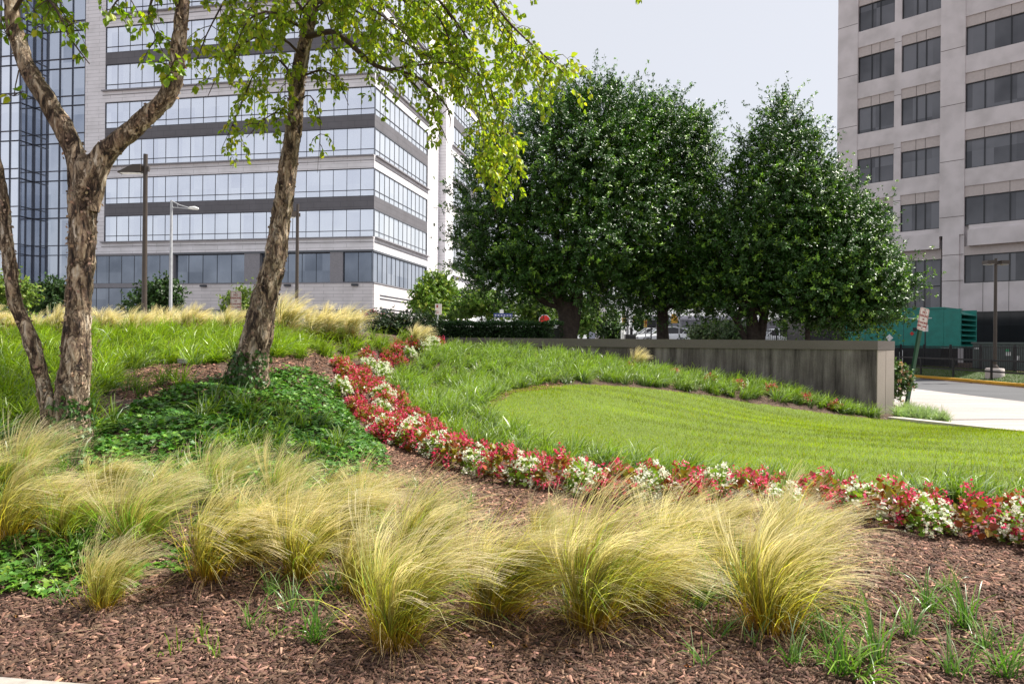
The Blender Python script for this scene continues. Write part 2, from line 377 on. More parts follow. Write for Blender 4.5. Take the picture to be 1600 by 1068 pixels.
def G(px, py, dmin=2.5, dmax=19.5):
    """first point of the terrain seen through a photo pixel"""
    px = np.atleast_1d(np.asarray(px, float)); py = np.atleast_1d(np.asarray(py, float)); d = ray(px, py)
    ts = np.arange(dmin, dmax, .05); X = d[:, None, 0]*ts; Y = d[:, None, 1]*ts; Z = EYE+d[:, None, 2]*ts
    hit = Z <= H(X, Y); idx = np.where(hit.any(1), hit.argmax(1), len(ts)-1); t = ts[idx]
    x = d[:, 0]*t; y = d[:, 1]*t
    return np.stack([x, y, H(x, y)], 1)
def poly(pxs): return G([p[0] for p in pxs], [p[1] for p in pxs])[:, :2]
def inside(poly, x, y):
    c = np.zeros(x.shape, bool); n = len(poly); j = n-1
    for i in range(n):
        xi, yi = poly[i]; xj, yj = poly[j]
        k = ((yi > y) != (yj > y)) & (x < (xj-xi)*(y-yi)/(yj-yi+1e-12)+xi); c ^= k; j = i
    return c
def scatter(poly, dens, r=rng):
    a = poly.min(0); b = poly.max(0); n = int((b[0]-a[0])*(b[1]-a[1])*dens)
    x = r.uniform(a[0], b[0], n); y = r.uniform(a[1], b[1], n); k = inside(poly, x, y); return x[k], y[k]

xs = np.unique(np.concatenate([-np.geomspace(16, 1500, 14), np.arange(-16, -9, .5), np.arange(-9, 12, .12), np.arange(12, 30, .5), np.geomspace(30, 1500, 14)]))
ys = np.unique(np.concatenate([[-300, -60, -10, 0, 2], np.arange(2.5, 23, .12), np.arange(23, 80, 1.0), np.geomspace(80, 3000, 14)]))
GX, GY = np.meshgrid(xs, ys); GZ = H(GX, GY)
def gridfaces(ny, nx):
    i = np.arange(ny-1)[:, None]*nx+np.arange(nx-1)[None, :]; i = i.ravel(); return np.stack([i, i+1, i+nx+1, i+nx], 1)
tag(link('ground', np_mesh('ground', np.stack([GX.ravel(), GY.ravel(), GZ.ravel()], 1), gridfaces(len(ys), len(xs)), smooth=True), M['mulch']), kind='structure')
def sheet(name, corners, dz, mat, res=.5, label=None):
    """quad patch draped dz above the ground"""
    A, B, C_, D = [np.array(c, float) for c in corners]
    nu = max(2, int(np.linalg.norm(B-A)/res)+1); nv = max(2, int(np.linalg.norm(D-A)/res)+1)
    u = np.linspace(0, 1, nu)[None, :, None]; v = np.linspace(0, 1, nv)[:, None, None]
    Q = A*(1-u)*(1-v)+B*u*(1-v)+C_*u*v+D*(1-u)*v; Z = H(Q[..., 0], Q[..., 1])+dz
    o = link(name, np_mesh(name, np.concatenate([Q, Z[..., None]], 2).reshape(-1, 3), gridfaces(nv, nu), smooth=True), mat)
    return tag(o, kind='structure')
# ---------------------------------------------------------------- ground surfaces
KD = np.array([1.2, -2.4])/np.hypot(1.2, 2.4); K0 = np.array([8.2, 15.95]); K1 = K0+KD*15.6
lawn_px = [(1640, 766), (1400, 764), (1200, 750), (1000, 722), (860, 694), (790, 667), (757, 642), (775, 619), (830, 606), (900, 602), (1000, 607), (1100, 618), (1200, 634), (1300, 648), (1372, 656)]
LAWN = np.concatenate([poly(lawn_px), [K0+KD*.1, K0+KD*9, (9.5, 6.8)]])
lx, ly = np.meshgrid(np.arange(-1.5, 13, .07), np.arange(6.0, 16.6, .07)); lz = H(lx, ly)+.012
lf = gridfaces(*lx.shape); cx = lx.ravel()[lf].mean(1); cy = ly.ravel()[lf].mean(1); lf = lf[inside(LAWN, cx, cy)]
us, inv = np.unique(lf, return_inverse=True)
M['turf'] = paving('turf_soil', (.10, .15, .008), None, 18, .5)
tag(link('lawn', np_mesh('lawn', np.stack([lx.ravel(), ly.ravel(), lz.ravel()], 1)[us], inv.reshape(lf.shape), smooth=True), M['turf']), kind='structure')
sheet('driveway', [K0+KD*.0+np.array([.2, .1]), K1+np.array([.2, 0]), (15.2, 3), (14.8, 16.2)], .012, M['concrete_pave'])
sheet('driveway', [(9.0, 16.2), (14.8, 16.2), (14.8, 31.5), (14.7, 31.5)], .012, M['concrete_pave'])
sheet('road', [(14.8, 2), (19.7, 2), (19.7, 31.5), (14.8, 31.5)], .012, M['asphalt'])
sheet('road', [(14.8, 31.5), (19.7, 31.5), (19.7, 62), (19.2, 45)], .012, M['asphalt'])
b = MB(); kn = Vector((KD[1], -KD[0], 0)); kn = -kn if kn.x < 0 else kn
b.fbox((K0[0], K0[1], 0), (KD[0], KD[1], 0), kn, -.1, 15.5, -.1, .05, .0, .28); tag(b.build('kerb', M['kerb']), kind='structure')
for y0 in np.arange(8, 62, 3.0):
    b = MB(); b.fbox((19.7, y0, 0), (0, 1, 0), (1, 0, 0), 0, 2.988, -.1, .16+.004*math.sin(y0*3), 0, .24); tag(b.build('kerb', M['yellow']), kind='structure')
M['verge'] = paving('verge_soil', (.05, .075, .02), None, 14, .5)
sheet('verge', [(19.95, 8), (22.6, 8), (22.6, 62), (19.95, 62)], .006, M['verge'])
sheet('plaza', [(-70, 22.6), (8.6, 22.6), (24.5, 60), (-70, 60)], .008, M['plaza'], 3)
sheet('street', [(-90, 60), (24.5, 60), (70, 170), (-90, 170)], .008, M['asphalt'], 6)
b = MB(); b.fbox((-6, 3.95, 0), Vector((1, -.14, 0)).normalized(), Vector((-.14, -1, 0)).normalized(), 0, 12, -.1, .022, 0, .45); tag(b.build('kerb', M['sidewalk']), kind='structure').rotation_euler.z = 0
sheet('pavement', [(-6, .4), (6, .4), (6, 3.03), (-6, 3.03)], .006, M['sidewalk'], 1)

# ---------------------------------------------------------------- retaining wall
w = empty('retaining_wall', (WE[0], WE[1], 0), 0, 'long low stained grey concrete retaining wall behind the oval lawn', 'wall')
def wallpoly(off, z0, z1, extra=0):
    f = WE+WN*off; r = WE+np.array([.56, .36])+(WN*.0+np.array([off*.8, -off*.3])); f2 = WE+WN*off-WD*off*.4
    bk = r-WD*-.25-WN*.18+0*WD; L = 11.6
    p = [f2, WW*0+WE+WD*L+WN*off, WE+WD*L-WN*(.42+off), WE-WN*(.42+off)+WD*-.08, r]
    return [(q[0]-WE[0], q[1]-WE[1]) for q in p]
def extr(mb, pl, z0, z1):
    mb.prism(pl, (0, 0, z0), (1, 0, 0), (0, 1, 0), (0, 0, 1), z1-z0)
b = MB(); extr(b, wallpoly(0, 0, 0), -.4, 1.495); b.build('wall_body', M['wall'], w)
b = MB(); extr(b, wallpoly(.03, 0, 0), 1.497, 1.70); b.build('coping', M['wall_coping'], w)
# lighter end face and its joint
e0 = Vector((0, 0, 0)); r_ = Vector((.56, .36, 0)); eu = r_.normalized(); en = Vector((eu.y, -eu.x, 0))
b = MB(); b.fbox((0, 0, 0), eu, en, .0, .32, -.3, 1.49, .001, .02); b.fbox((0, 0, 0), eu, en, .335, r_.length, -.3, 1.49, .001, .02); b.build('end_face', M['wall_end'], w)
b = MB(); wd = Vector((WD[0], WD[1], 0)); wn = Vector((WN[0], WN[1], 0))
for s in (2.55, 5.3, 8.1): b.fbox((0, 0, 0), wd, wn, s, s+.012, 0, 1.49, .0005, .003); b.fbox((0, 0, 0), wd, wn, s, s+.012, 1.5, 1.70, .03, .034)
b.build('joint', M['black_joint'], w)

# ---------------------------------------------------------------- white office building on the left
OA = Vector((-14.5, 77, 0)); UL = Vector((-.98058, .19612, 0)); NL = Vector((-.19612, -.98058, 0))
UR = Vector((.2036, .9790, 0)); NR = Vector((.9790, -.2036, 0))
ob = empty('office_building', OA, 0, 'white panelled office block with long ribbon windows, left half of the photo', 'building')
Z0, ZT = 11.1, 49.3
LW, LE = 32.2, 34.8    # ribbon windows end / white end pier
def facade_window(O, u, n, s0, s1, z0, z1, mod, gl, parent, fr, lower=.62, depth=-.12, fw=.05):
    b = MB(); b.fbox(O, u, n, s0, s1, z0, z1, depth-.04, depth); wdw = b.build('window', gl, parent)
    f = MB(); f.fbox(O, u, n, s0, s1, z0, z0+fw, depth, depth+.08); f.fbox(O, u, n, s0, s1, z1-fw*1.6, z1, depth, depth+.09)
    f.fbox(O, u, n, s0, s0+fw, z0, z1, depth, depth+.085); f.fbox(O, u, n, s1-fw, s1, z0, z1, depth, depth+.085)
    if lower: f.fbox(O, u, n, s0, s1, z0+lower, z0+lower+.055, depth, depth+.07)
    k = int(round((s1-s0)/mod))
    for i in range(1, k): s = s0+(s1-s0)*i/k; f.fbox(O, u, n, s-.018, s+.018, z0+fw, z1-fw, depth, depth+.04)
    f.build('window_frame', fr, wdw); return wdw
O0 = Vector((0, 0, 0)); Oz = O0
core = MB()
core.fbox(O0, UL, NL, .75, 34.8, 11.05, ZT, -30, -.32)
core.fbox(O0, UL, NL, .75, 34.8, 1.2, 7.62, -30, -.33)
core.fbox(O0, UL, NL, .16, .78, 11.05, ZT, -.6, -.3)
core.fbox(O0, UL, NL, 1.2, 34.8, 7.6, 11.06, -29, -1.2)
core.build('core_wall', M['white_stone'], ob)
whiteL = MB(); dark = MB(); led = MB()
def bands(u, n, s0, s1, first):
    """alternating white band / window / dark band / window"""
    z = Z0; k = 0
    while z < ZT-2:
        whiteL.fbox(O0, u, n, s0, s1, z, z+1.35, -.3, 0)
        led = MB(); led.fbox(O0, u, n, s0-.0, s1+.3, z+1.22, z+1.35, .003, .30); led.build('ledge', M['ledge'], ob); led = MB(); led.fbox(O0, u, n, s0, s1+.3, z+.78, z+.84, .002, .05); led.build('ledge', M['ledge'], ob)
        z1 = z+1.35
        facade_window(O0, u, n, s0+.02, s1, z1, z1+2.92, 1.5 if u is UL else 1.45, M['glass_blue'] if u is UL else M['glass_bright'], ob, M['frame'] if u is UL else M['frame_grey'])
        z2 = z1+2.92
        dark = MB(); dark.fbox(O0, u, n, s0, s1, z2, z2+1.32, -.3, -.02); dark.build('spandrel', M['dark_panel'], ob)
        z3 = z2+1.32
        facade_window(O0, u, n, s0+.02, s1, z3, z3+2.92, 1.5 if u is UL else 1.45, M['glass_blue'] if u is UL else M['glass_bright'], ob, M['frame'] if u is UL else M['frame_grey'])
        z = z3+2.92
    whiteL.fbox(O0, u, n, s0, s1, z, z+1.6, -.3, 0)
bands(UL, NL, .0, LW, 0); bands(UR, NR, .30, 17.6, 0)
whiteL.fbox(O0, UL, NL, LW, LE, 11.1, ZT+.6, -.3, .004); whiteL.fbox(O0, UR, NR, 17.6, 19.4, 1.2, ZT+.6, -.3, .004)
whiteL.build('wall', M['white_stone'], ob)
# recess, then the second block of the right side
rc = MB(); rc.fbox(O0, UR, NR, 19.4, 25.5, 1.2, ZT, -12, -1.6); rc.build('recess_wall', panels('recess_panel', (.36, .34, .36), 1.2, .55, .03, .5), ob)
rg = MB(); rg.fbox(O0, UR, NR, 19.5, 21, 1.4, ZT, -1.6, -1.5); rg.build('window', M['glass_curtain'], ob)
w2 = MB(); w2.fbox(O0, UR, NR, 25.5, 44, 1.2, ZT-5, -18, -.32); w2.fbox(O0, UR, NR, 25.5, 29, 1.2, ZT-5, -.32, .002)
z = Z0; l2 = MB(); d2 = MB()
while z < ZT-8:
    w2.fbox(O0, UR, NR, 29, 44, z, z+1.35, -.3, 0); l2 = MB(); l2.fbox(O0, UR, NR, 28.4, 44, z+1.22, z+1.35, .003, .3); l2.build('ledge', M['ledge'], ob)
    facade_window(O0, UR, NR, 29, 44, z+1.35, z+4.27, 1.45, M['glass_bright'], ob, M['frame'])
    d2.fbox(O0, UR, NR, 29, 44, z+4.27, z+5.59, -.3, -.02)
    facade_window(O0, UR, NR, 29, 44, z+5.59, z+8.51, 1.45, M['glass_bright'], ob, M['frame']); z += 8.51
w2.build('wall', M['white_stone'], ob); d2.build('spandrel', M['dark_panel'], ob)
# second storey: recessed glazing between grey piers under a dark soffit
sf = MB(); sf.fbox(O0, UL, NL, 0.3, 24.6, 10.9, 11.1, -2.2, 0); sf.fbox(O0, UR, NR, 0, 19.4, 10.9, 11.1, -2.2, 0); sf.build('soffit', M['frame_grey'], ob)
def atpx(px):
    r = ((px-800)/F_PX); return (-OA.x+OA.y*r)/(-.98058-.19612*r) if True else 0
def Ls(px):   # distance along the left face for a photo column
    r = (px-800)/F_PX; return (OA.x-OA.y*r)/(.98058+.19612*r)
SP = Ls(268)
for a, c in ((380, 404), (514, 534), (262, 270)):
    pr = MB(); pr.fbox(O0, UL, NL, Ls(c), Ls(a), 7.7, 10.9, -1.0, -.08); pr.build('pier', M['ledge'], ob)
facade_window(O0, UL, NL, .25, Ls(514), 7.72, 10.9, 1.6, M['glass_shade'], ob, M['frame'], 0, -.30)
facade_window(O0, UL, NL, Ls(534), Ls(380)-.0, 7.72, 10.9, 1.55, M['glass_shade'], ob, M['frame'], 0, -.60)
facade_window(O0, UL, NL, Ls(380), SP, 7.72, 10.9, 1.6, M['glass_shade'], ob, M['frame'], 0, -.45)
facade_window(O0, UR, NR, .1, 17.6, 7.72, 10.9, 1.3, M['glass_curtain'], ob, M['frame'], 0, -.15)
bs = MB(); bs.fbox(O0, UL, NL, 0, SP, 4.85, 7.6, -.32, .1); bs.fbox(O0, UR, NR, .0, 19.4, 1.3, 7.6, -.32, .09); bs.build('base_wall', M['base_stone'], ob)
b = MB(); b.fbox(O0, UL, NL, -.1, SP, 7.6, 7.7, -.3, .16); b.fbox(O0, UR, NR, -.1, 19.4, 7.6, 7.7, -.3, .16); b.build('sill', M['ledge'], ob)
b = MB()
for px in (319, 450, 555): b.fbox(O0, UL, NL, Ls(px)-.35, Ls(px)+.35, 7.3, 7.5, .1, .4)
for z in (4.6, 4.95, 6.0, 6.35): b.fbox(O0, UR, NR, 1.6, 13.5, z, z+.13, .092, .12)
b.build('vent', M['frame'], ob)
# shop fronts on the ground floor
b = MB(); b.fbox(O0, UL, NL, 0, SP, 4.1, 4.85, -.32, .02); b.build('fascia', plain('shop_fascia', (.24, .25, .28), .5), ob)
for a, c in ((590, 576), (527, 510), (410, 396), (330, 318)):
    b = MB(); b.fbox(O0, UL, NL, Ls(a), Ls(c), 1.2, 4.1, -.32, .06); b.build('pier', M['base_stone'], ob)
for a, c in ((576, 527), (510, 410), (396, 330), (318, 268)):
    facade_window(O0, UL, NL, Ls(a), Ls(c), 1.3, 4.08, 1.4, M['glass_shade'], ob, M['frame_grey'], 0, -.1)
def text_mesh(name, s, size, loc, u, up, mat, parent=None, extr=.01, align='CENTER', bold=0):
    cu = bpy.data.curves.new(name, 'FONT'); cu.body = s; cu.size = size; cu.extrude = extr; cu.align_x = align; cu.align_y = 'CENTER'; cu.offset = bold; cu.space_line = .95
    t = bpy.data.objects.new(name, cu); me = bpy.data.meshes.new_from_object(t); bpy.data.objects.remove(t); 
    o = link(name, me, mat, parent); u = Vector(u).normalized(); up = Vector(up).normalized(); n = u.cross(up)
    R = Matrix((u, up, n)).transposed().to_4x4(); o.matrix_local = Matrix.Translation(loc)@R; return o
M['lettering'] = plain('white_lettering', (.8, .8, .8), .5)
p = UL*Ls(488)+NL*.10+Vector((0, 0, 4.52))
text_mesh('shop_sign', 'PARIS BAGUETTE', .80, p, -UL, (0, 0, 1), M['lettering'], ob, .06, 'RIGHT', .02)

# glass curtain-wall wing at the far left
gt = empty('glass_tower', OA+UL*34.8, 0, 'blue glass curtain wall tower at the far left behind the forked birch', 'building')
G0 = Vector((0, 0, 0))
def curtain(O, u, n, s0, s1, mod, zlo, zhi, gl):
    k = max(1, int(round((s1-s0)/mod))); z = zlo; first = True
    zs = [zlo]
    zz = 11.1
    levels = [(1.3, 4.3), (4.5, 7.5), (7.7, 11.0)] if zlo < 5 else []
    z = 11.0
    while z < zhi: levels += [(z+.05, z+1.1), (z+1.15, z+4.2)]; z += 4.255
    for a, c in levels:
        if c-a > 2 or zlo < 5:
            bb = MB(); bb.fbox(O, u, n, s0, s1, a, c, -.2, -.1); wd_ = bb.build('window', gl, gt)
            f = MB(); f.fbox(O, u, n, s0, s1, a-.05, a+.02, -.1, .04)
            for i in range(k+1): s = s0+(s1-s0)*i/k; f.fbox(O, u, n, s-.024, s+.024, a+.02, c, -.1, .03)
            f.build('window_frame', M['frame_tower'], wd_)
        else:
            bb = MB(); bb.fbox(O, u, n, s0, s1, a, c, -.2, -.1); sp_ = bb.build('spandrel_glass', gl, gt)
            f = MB(); f.fbox(O, u, n, s0, s1, a-.05, a+.02, -.1, .04)
            for i in range(k+1): s = s0+(s1-s0)*i/k; f.fbox(O, u, n, s-.024, s+.024, a+.02, c, -.1, .03)
            f.build('mullion', M['frame_tower'], sp_)
def Ls2(px): return Ls(px)-34.8
e = Ls2(50)
curtain(G0, UL, NL, 0.05, e, 1.5, 1.3, 48, M['glass_curtain'])
# under the white pier and ribbon windows the glass runs on at the two lowest storeys
for a, c in ((1.3, 4.3), (4.45, 7.3), (7.75, 10.9)):
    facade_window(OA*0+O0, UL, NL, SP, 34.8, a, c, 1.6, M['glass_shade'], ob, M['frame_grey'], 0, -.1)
b = MB(); b.fbox(O0, UL, NL, SP, 34.8, 7.3, 7.75, -.3, .0); b.fbox(O0, UL, NL, SP, 34.8, 4.3, 4.45, -.3, 0); b.fbox(O0, UL, NL, SP, 34.8, 10.9, 11.098, -.3, .02); b.build('spandrel', M['ledge'], ob)
f0 = G0+UL*e; curtain(f0, NL, -UL, 0, 1.9, .95, 1.3, 48, M['glass_curtain'])
f1 = f0+NL*1.9; curtain(f1, UL, NL, .0, 26, 1.35, 1.3, 48, M['glass_blue'])
b = MB(); b.fbox(G0, UL, NL, 0, 38, 1.2, 48.5, -20, -.22); b.fbox(f1, UL, NL, 0.25, 26, 1.2, 48.5, -3, -.22); b.build('core_wall', M['frame_grey'], gt)

# ---------------------------------------------------------------- precast concrete office block on the right
RA = Vector((32.5, 50, 0)); RU = Vector((-.6833, .7302, 0)); RN = Vector((-.7302, -.6833, 0))
rb = empty('concrete_building', RA, 0, 'beige precast concrete office block with dark windows on the right', 'building')
def Lr(px): r = (px-800)/F_PX; return (RA.x-RA.y*r)/(.6833+.7302*r)
FH = 3.9; ZB = 9.9; RT = 9
pc = MB(); tan = MB(); jt = MB(); pil = MB()
pc.fbox(O0, RU, RN, 1.7, Lr(1306), 0, ZB+FH*RT, -22, -.35)          # core behind
pc.fbox(O0, RU, RN, -12, 1.7, 0, ZB+FH*RT, -25, -.0)
cols = [(Lr(1469), Lr(1405)), (Lr(1394), Lr(1337))]
SF = .28   # the right half stands forward
def rwin(s0, s1, z0, z1, mull, d, tr=None, gl=None):
    b = MB(); b.fbox(O0, RU, RN, s0, s1, z0, z1, d-.05, d); o = b.build('window', gl or M['glass_dark'], rb)
    f = MB(); t = .07
    f.fbox(O0, RU, RN, s0, s1, z0, z0+t, d, d+.05); f.fbox(O0, RU, RN, s0, s1, z1-t, z1, d, d+.05)
    f.fbox(O0, RU, RN, s0, s0+t, z0+t, z1-t, d, d+.05); f.fbox(O0, RU, RN, s1-t, s1, z0+t, z1-t, d, d+.05)
    for m in mull: f.fbox(O0, RU, RN, m-.045, m+.045, z0+t, z1-t, d, d+.045)
    if tr: f.fbox(O0, RU, RN, s0+t, s1-t, tr-.05, tr+.05, d, d+.04)
    f.build('window_frame', M['black_glass'], o)
top = ZB+FH*RT
rm = [Lr(1537), Lr(1577.5), -2.5, -4.0, -5.3, -6.8, -8.3, -9.8]
for k in range(RT):
    z = ZB+FH*k
    for s0, s1 in cols:
        mm = [s0+(s1-s0)*.40, s0+(s1-s0)*.63]
        rwin(s0, s1, z, z+1.98, mm, -.15)
        tan.fbox(O0, RU, RN, s0, s1, z+1.98, z+2.7, -.35, -.02)
        for m in mm: jt.fbox(O0, RU, RN, m-.015, m+.015, z+1.98, z+2.7, -.019, -.012)
        pc.fbox(O0, RU, RN, s0, s1, z+2.7, z+FH, -.35, .05)
    rwin(-12, Lr(1507), z, z+1.98, rm, SF-.15)
    tan.fbox(O0, RU, RN, -12, Lr(1507), z+1.98, z+2.7, 0, SF-.02)
    for m in rm: jt.fbox(O0, RU, RN, m-.015, m+.015, z+1.98, z+2.7, SF-.019, SF-.012)
    pc.fbox(O0, RU, RN, -12, Lr(1507), z+2.7, z+FH, 0, SF+.05)
    # storey joints across the piers
    jt.fbox(O0, RU, RN, Lr(1507), Lr(1469), z-.35+1.0, z-.31+1.0, SF+.101, SF+.104)
    jt.fbox(O0, RU, RN, cols[1][1], Lr(1306), z+.65, z+.69, .101, .104); jt.fbox(O0, RU, RN, cols[0][1], cols[1][0], z+2.3, z+2.34, .051, .054)
pil.fbox(O0, RU, RN, Lr(1507), Lr(1469)+.02, 9.3, top, -.3, SF+.1)
pil.fbox(O0, RU, RN, cols[1][1], Lr(1306), 0, top, -.35, .1)
pil.fbox(O0, RU, RN, cols[0][1], cols[1][0], 0, top, -.35, .05)
# chamfered transfer ledge, lower storeys
for s0, s1, d in ((Lr(1469)+.02, Lr(1306)+.1, .10), (-12, Lr(1507)-.3, SF+.12)):
    O = O0; vs = []
    pil.fbox(O, RU, RN, s0, s1, 8.45, 9.55, -.3, d+.25); pil.fbox(O, RU, RN, s0, s1, 9.55, ZB, -.3, d-.02)
pil.fbox(O0, RU, RN, Lr(1500), Lr(1474), 0, 9.3, -.3, SF+.12); pil.fbox(O0, RU, RN, Lr(1507), Lr(1500), 0, 9.3, -.3, SF+.0)
for zz in (4.1, 6.1, 7.9): jt.fbox(O0, RU, RN, Lr(1507), Lr(1474), zz, zz+.04, SF+.121, SF+.125)
for s0, s1 in cols:
    mm = [s0+(s1-s0)*.40, s0+(s1-s0)*.63]
    rwin(s0, s1, 4.2, 7.75, mm, -.15, 5.85)
    tan.fbox(O0, RU, RN, s0, s1, 7.75, 8.45, -.35, -.02); pc.fbox(O0, RU, RN, s0, s1, 3.6, 4.2, -.35, .02)
    rwin(s0, s1, .5, 3.6, mm, -.15, gl=M['black_glass'])
rwin(-12, Lr(1507), 5.92, 7.85, rm, SF-.15); tan.fbox(O0, RU, RN, -12, Lr(1507), 7.85, 8.45, 0, SF-.02)
pc.fbox(O0, RU, RN, -12, Lr(1507), 3.95, 5.92, 0, SF+.02)
for m in rm: jt.fbox(O0, RU, RN, m-.015, m+.015, 3.95, 5.92, SF+.021, SF+.024)
rwin(-12, Lr(1507), .3, 3.95, rm, SF-.15, gl=M['black_glass']); pc.fbox(O0, RU, RN, -12, Lr(1507), 0, .3, 0, SF+.02)
pc.build('wall', M['precast'], rb); tan.build('spandrel', M['precast_tan'], rb); jt.build('joint', M['black_joint'], rb)['kind'] = 'stuff'; pil.build('pier', M['precast'], rb)

# ---------------------------------------------------------------- things on the right
M['gen_green'] = plain('teal_enamel', (.015, .21, .17), .4, var=.15, scale=3)
M['black_paint'] = plain('black_paint', (.012, .012, .014), .4)
M['grey_green'] = plain('grey_green_enamel', (.10, .125, .115), .5)
M['white_paint'] = plain('white_paint', (.75, .75, .73), .5)
M['bronze'] = plain('dark_bronze', (.06, .045, .035), .4)
M['grey_paint'] = plain('grey_paint', (.42, .43, .45), .4)
M['red_paint'] = plain('red_paint', (.55, .03, .02), .5)
gen = empty('generator', (24.6, 42, 0), 0, 'large teal green generator housing with louvred end on black tank', 'generator')
b = MB(); b.fbox(O0, RU, RN, .1, 6, 1.47, 3.72, -3.1, 0); b.fbox(O0, RU, RN, 0.05, 6.05, 3.72, 3.80, -3.15, .05); b.build('housing', M['gen_green'], gen)
b = MB(); b.fbox(O0, RU, RN, .2, 6, .2, 1.45, -3.0, -.05); b.build('fuel_tank', M['black_paint'], gen)
eN = -RU; eU = -RN
for s_ in (.02, 2.9):
    b = MB(); b.fbox(O0, eU, eN, s_, s_+.2, 1.47, 3.70, -.1, .75); b.build('louvre_frame', M['gen_green'], gen)
b = MB()
for i in range(7):
    z = 1.55+i*.30
    vs = [O0+eU*a+eN*d+Vector((0, 0, zz)) for a in (.22, 2.9) for d, zz in ((.05, z+.25), (.80, z), (.80, z+.05), (.05, z+.30))]
    b = MB(); b.add(vs, [(0, 1, 2, 3), (7, 6, 5, 4), (0, 4, 5, 1), (1, 5, 6, 2), (2, 6, 7, 3), (3, 7, 4, 0)]); b.build('louvre', M['gen_green'], gen)
b = MB(); b.fbox(O0, eU, eN, .22, 2.9, 1.5, 3.68, -.05, .03); b.build('louvre_back', M['black_paint'], gen)
b = MB(); b.fbox(O0, RU, RN, .7, 6, 3.16, 3.22, .002, .02)
for s, z in ((1.2, 2.55), (2.9, 2.55), (3.4, 2.52), (4.3, 2.5), (1.4, 1.6)): b.fbox(O0, RU, RN, s, s+.1, z, z+.1, .002, .02)
b.build('trim', plain('pale_trim', (.55, .62, .6), .4), gen)
b = MB()
for s in (1.0, 2.2, 3.3, 4.4): b.fbox(O0, RU, RN, s, s+.02, 1.5, 3.7, .001, .006)
b.fbox(O0, RU, RN, 1.5, 1.7, 2.45, 2.65, .002, .03); b.fbox(O0, RU, RN, 3.5, 3.9, 2.48, 2.6, .002, .03); b.build('door_seam', M['black_paint'], gen)
b = MB(); b.prism([(0, .22), (.22, 0), (0, -.22), (-.22, 0)], RU*3.0+RN*.003+Vector((0, 0, 2.05)), RU, (0, 0, 1), RN, .008); b.build('hazard_label', M['white_paint'], gen)
b = MB(); b.prism([(0, .12), (.12, 0), (0, -.12), (-.12, 0)], RU*1.75+RN*.003+Vector((0, 0, 2.3)), RU, (0, 0, 1), RN, .008); b.build('hazard_label', M['red_paint'], gen)
# transformer cabinet
tc_ = empty('transformer_cabinet', (23.05, 37, 0), 0, 'ribbed grey green electrical cabinet behind the black fence at right', 'electrical cabinet')
b = MB(); b.fbox(O0, -RU, RN, 0, 2.3, .3, 1.72, -1.6, 0); b.fbox(O0, -RU, RN, 2.45, 5.2, .3, 1.66, -1.6, .1); b.build('cabinet', M['grey_green'], tc_)
b = MB(); b.fbox(O0, -RU, RN, -.06, 2.36, 1.72, 1.80, -1.66, .07); b.fbox(O0, -RU, RN, 2.4, 5.26, 1.66, 1.76, -1.66, .17); b.build('lid', M['grey_green'], tc_)
b = MB()
for i in range(15): b.fbox(O0, -RU, RN, .1+i*.15, .14+i*.15, .35, 1.68, .001, .035)
for i in range(17): b.fbox(O0, -RU, RN, 2.55+i*.15, 2.59+i*.15, .35, 1.6, .101, .135)
b.build('rib', M['grey_green'], tc_)
b = MB(); b.fbox(O0, -RU, RN, 1.4, 1.65, 1.15, 1.33, .04, .05); b.fbox(O0, -RU, RN, 1.75, 1.98, .95, 1.15, .04, .05); b.fbox(O0, -RU, RN, .1, .3, 1.45, 1.55, .04, .05); b.build('warning_label', M['white_paint'], tc_)
b = MB(); b.fbox(O0, -RU, RN, 1.4, 1.55, 1.35, 1.47, .04, .05); b.build('green_label', plain('green_label', (.05, .4, .15), .5), tc_)
# second dark enclosure behind the hollies
de = empty('utility_enclosure', (18.4, 46, 0), 0, 'black louvred equipment enclosure left of the teal generator', 'enclosure')
b = MB(); b.fbox(O0, (1, .05, 0), (.05, -1, 0), 0, 3.7, 0, 3.3, -3, 0); b.build('housing', M['black_paint'], de)
b = MB()
for i in range(9): b.fbox(O0, (1, .05, 0), (.05, -1, 0), .15, 3.55, 1.5+i*.19, 1.55+i*.19, .001, .05)
b.build('louvre', M['black_paint'], de)
# rail fence by the kerb
rf = empty('rail_fence', (20.3, 30, .2), 0, 'low black two rail fence along the yellow kerb', 'fence')
def zb(x, y): return h1(x, y)
for y in np.arange(-9.5, 30, 2.7):
    b = MB(); g_ = zb(20.3, 30+y)-.2; b.box(0, y, (g_-.1+.85)/2, .07, .07, .95-g_); b.build('post', M['black_paint'], rf)
for z in (.80, .33):
    b = MB(); b.box(0, 10, z, .05, 39, .07); b.build('rail', M['black_paint'], rf)
# picket fence
pf = empty('picket_fence', (22.3, 30, .45), 0, 'tall black metal picket fence in front of the generator', 'fence')
for y in np.arange(-14, 30, 2.4):
    b = MB(); b.box(0, y, .55, .08, .08, 1.35); b.build('post', M['black_paint'], pf)
    b = MB()
    for i in range(1, 20): b.box(0, y+i*.12, .58, .022, .022, 1.15)
    b.box(0, y+1.2, 1.1, .035, 2.32, .035); b.box(0, y+1.2, .1, .035, 2.32, .035); b.build('picket_panel', M['black_paint'], pf)
pf2 = empty('picket_fence', (12, 52, 1.3), 0, 'black picket fence seen under the rightmost holly crown', 'fence')
for i in range(4):
    b = MB(); b.box(4.2+i*2.4, 0, .7, .08, .08, 1.4); b.build('post', M['black_paint'], pf2)
    b = MB()
    for k in range(1, 16): b.box(4.2+i*2.4+k*.15, 0, .7, .025, .025, 1.3)
    b.box(5.4+i*2.4, 0, 1.25, 2.3, .04, .04); b.box(5.4+i*2.4, 0, .15, 2.3, .04, .04); b.build('picket_panel', M['black_paint'], pf2)
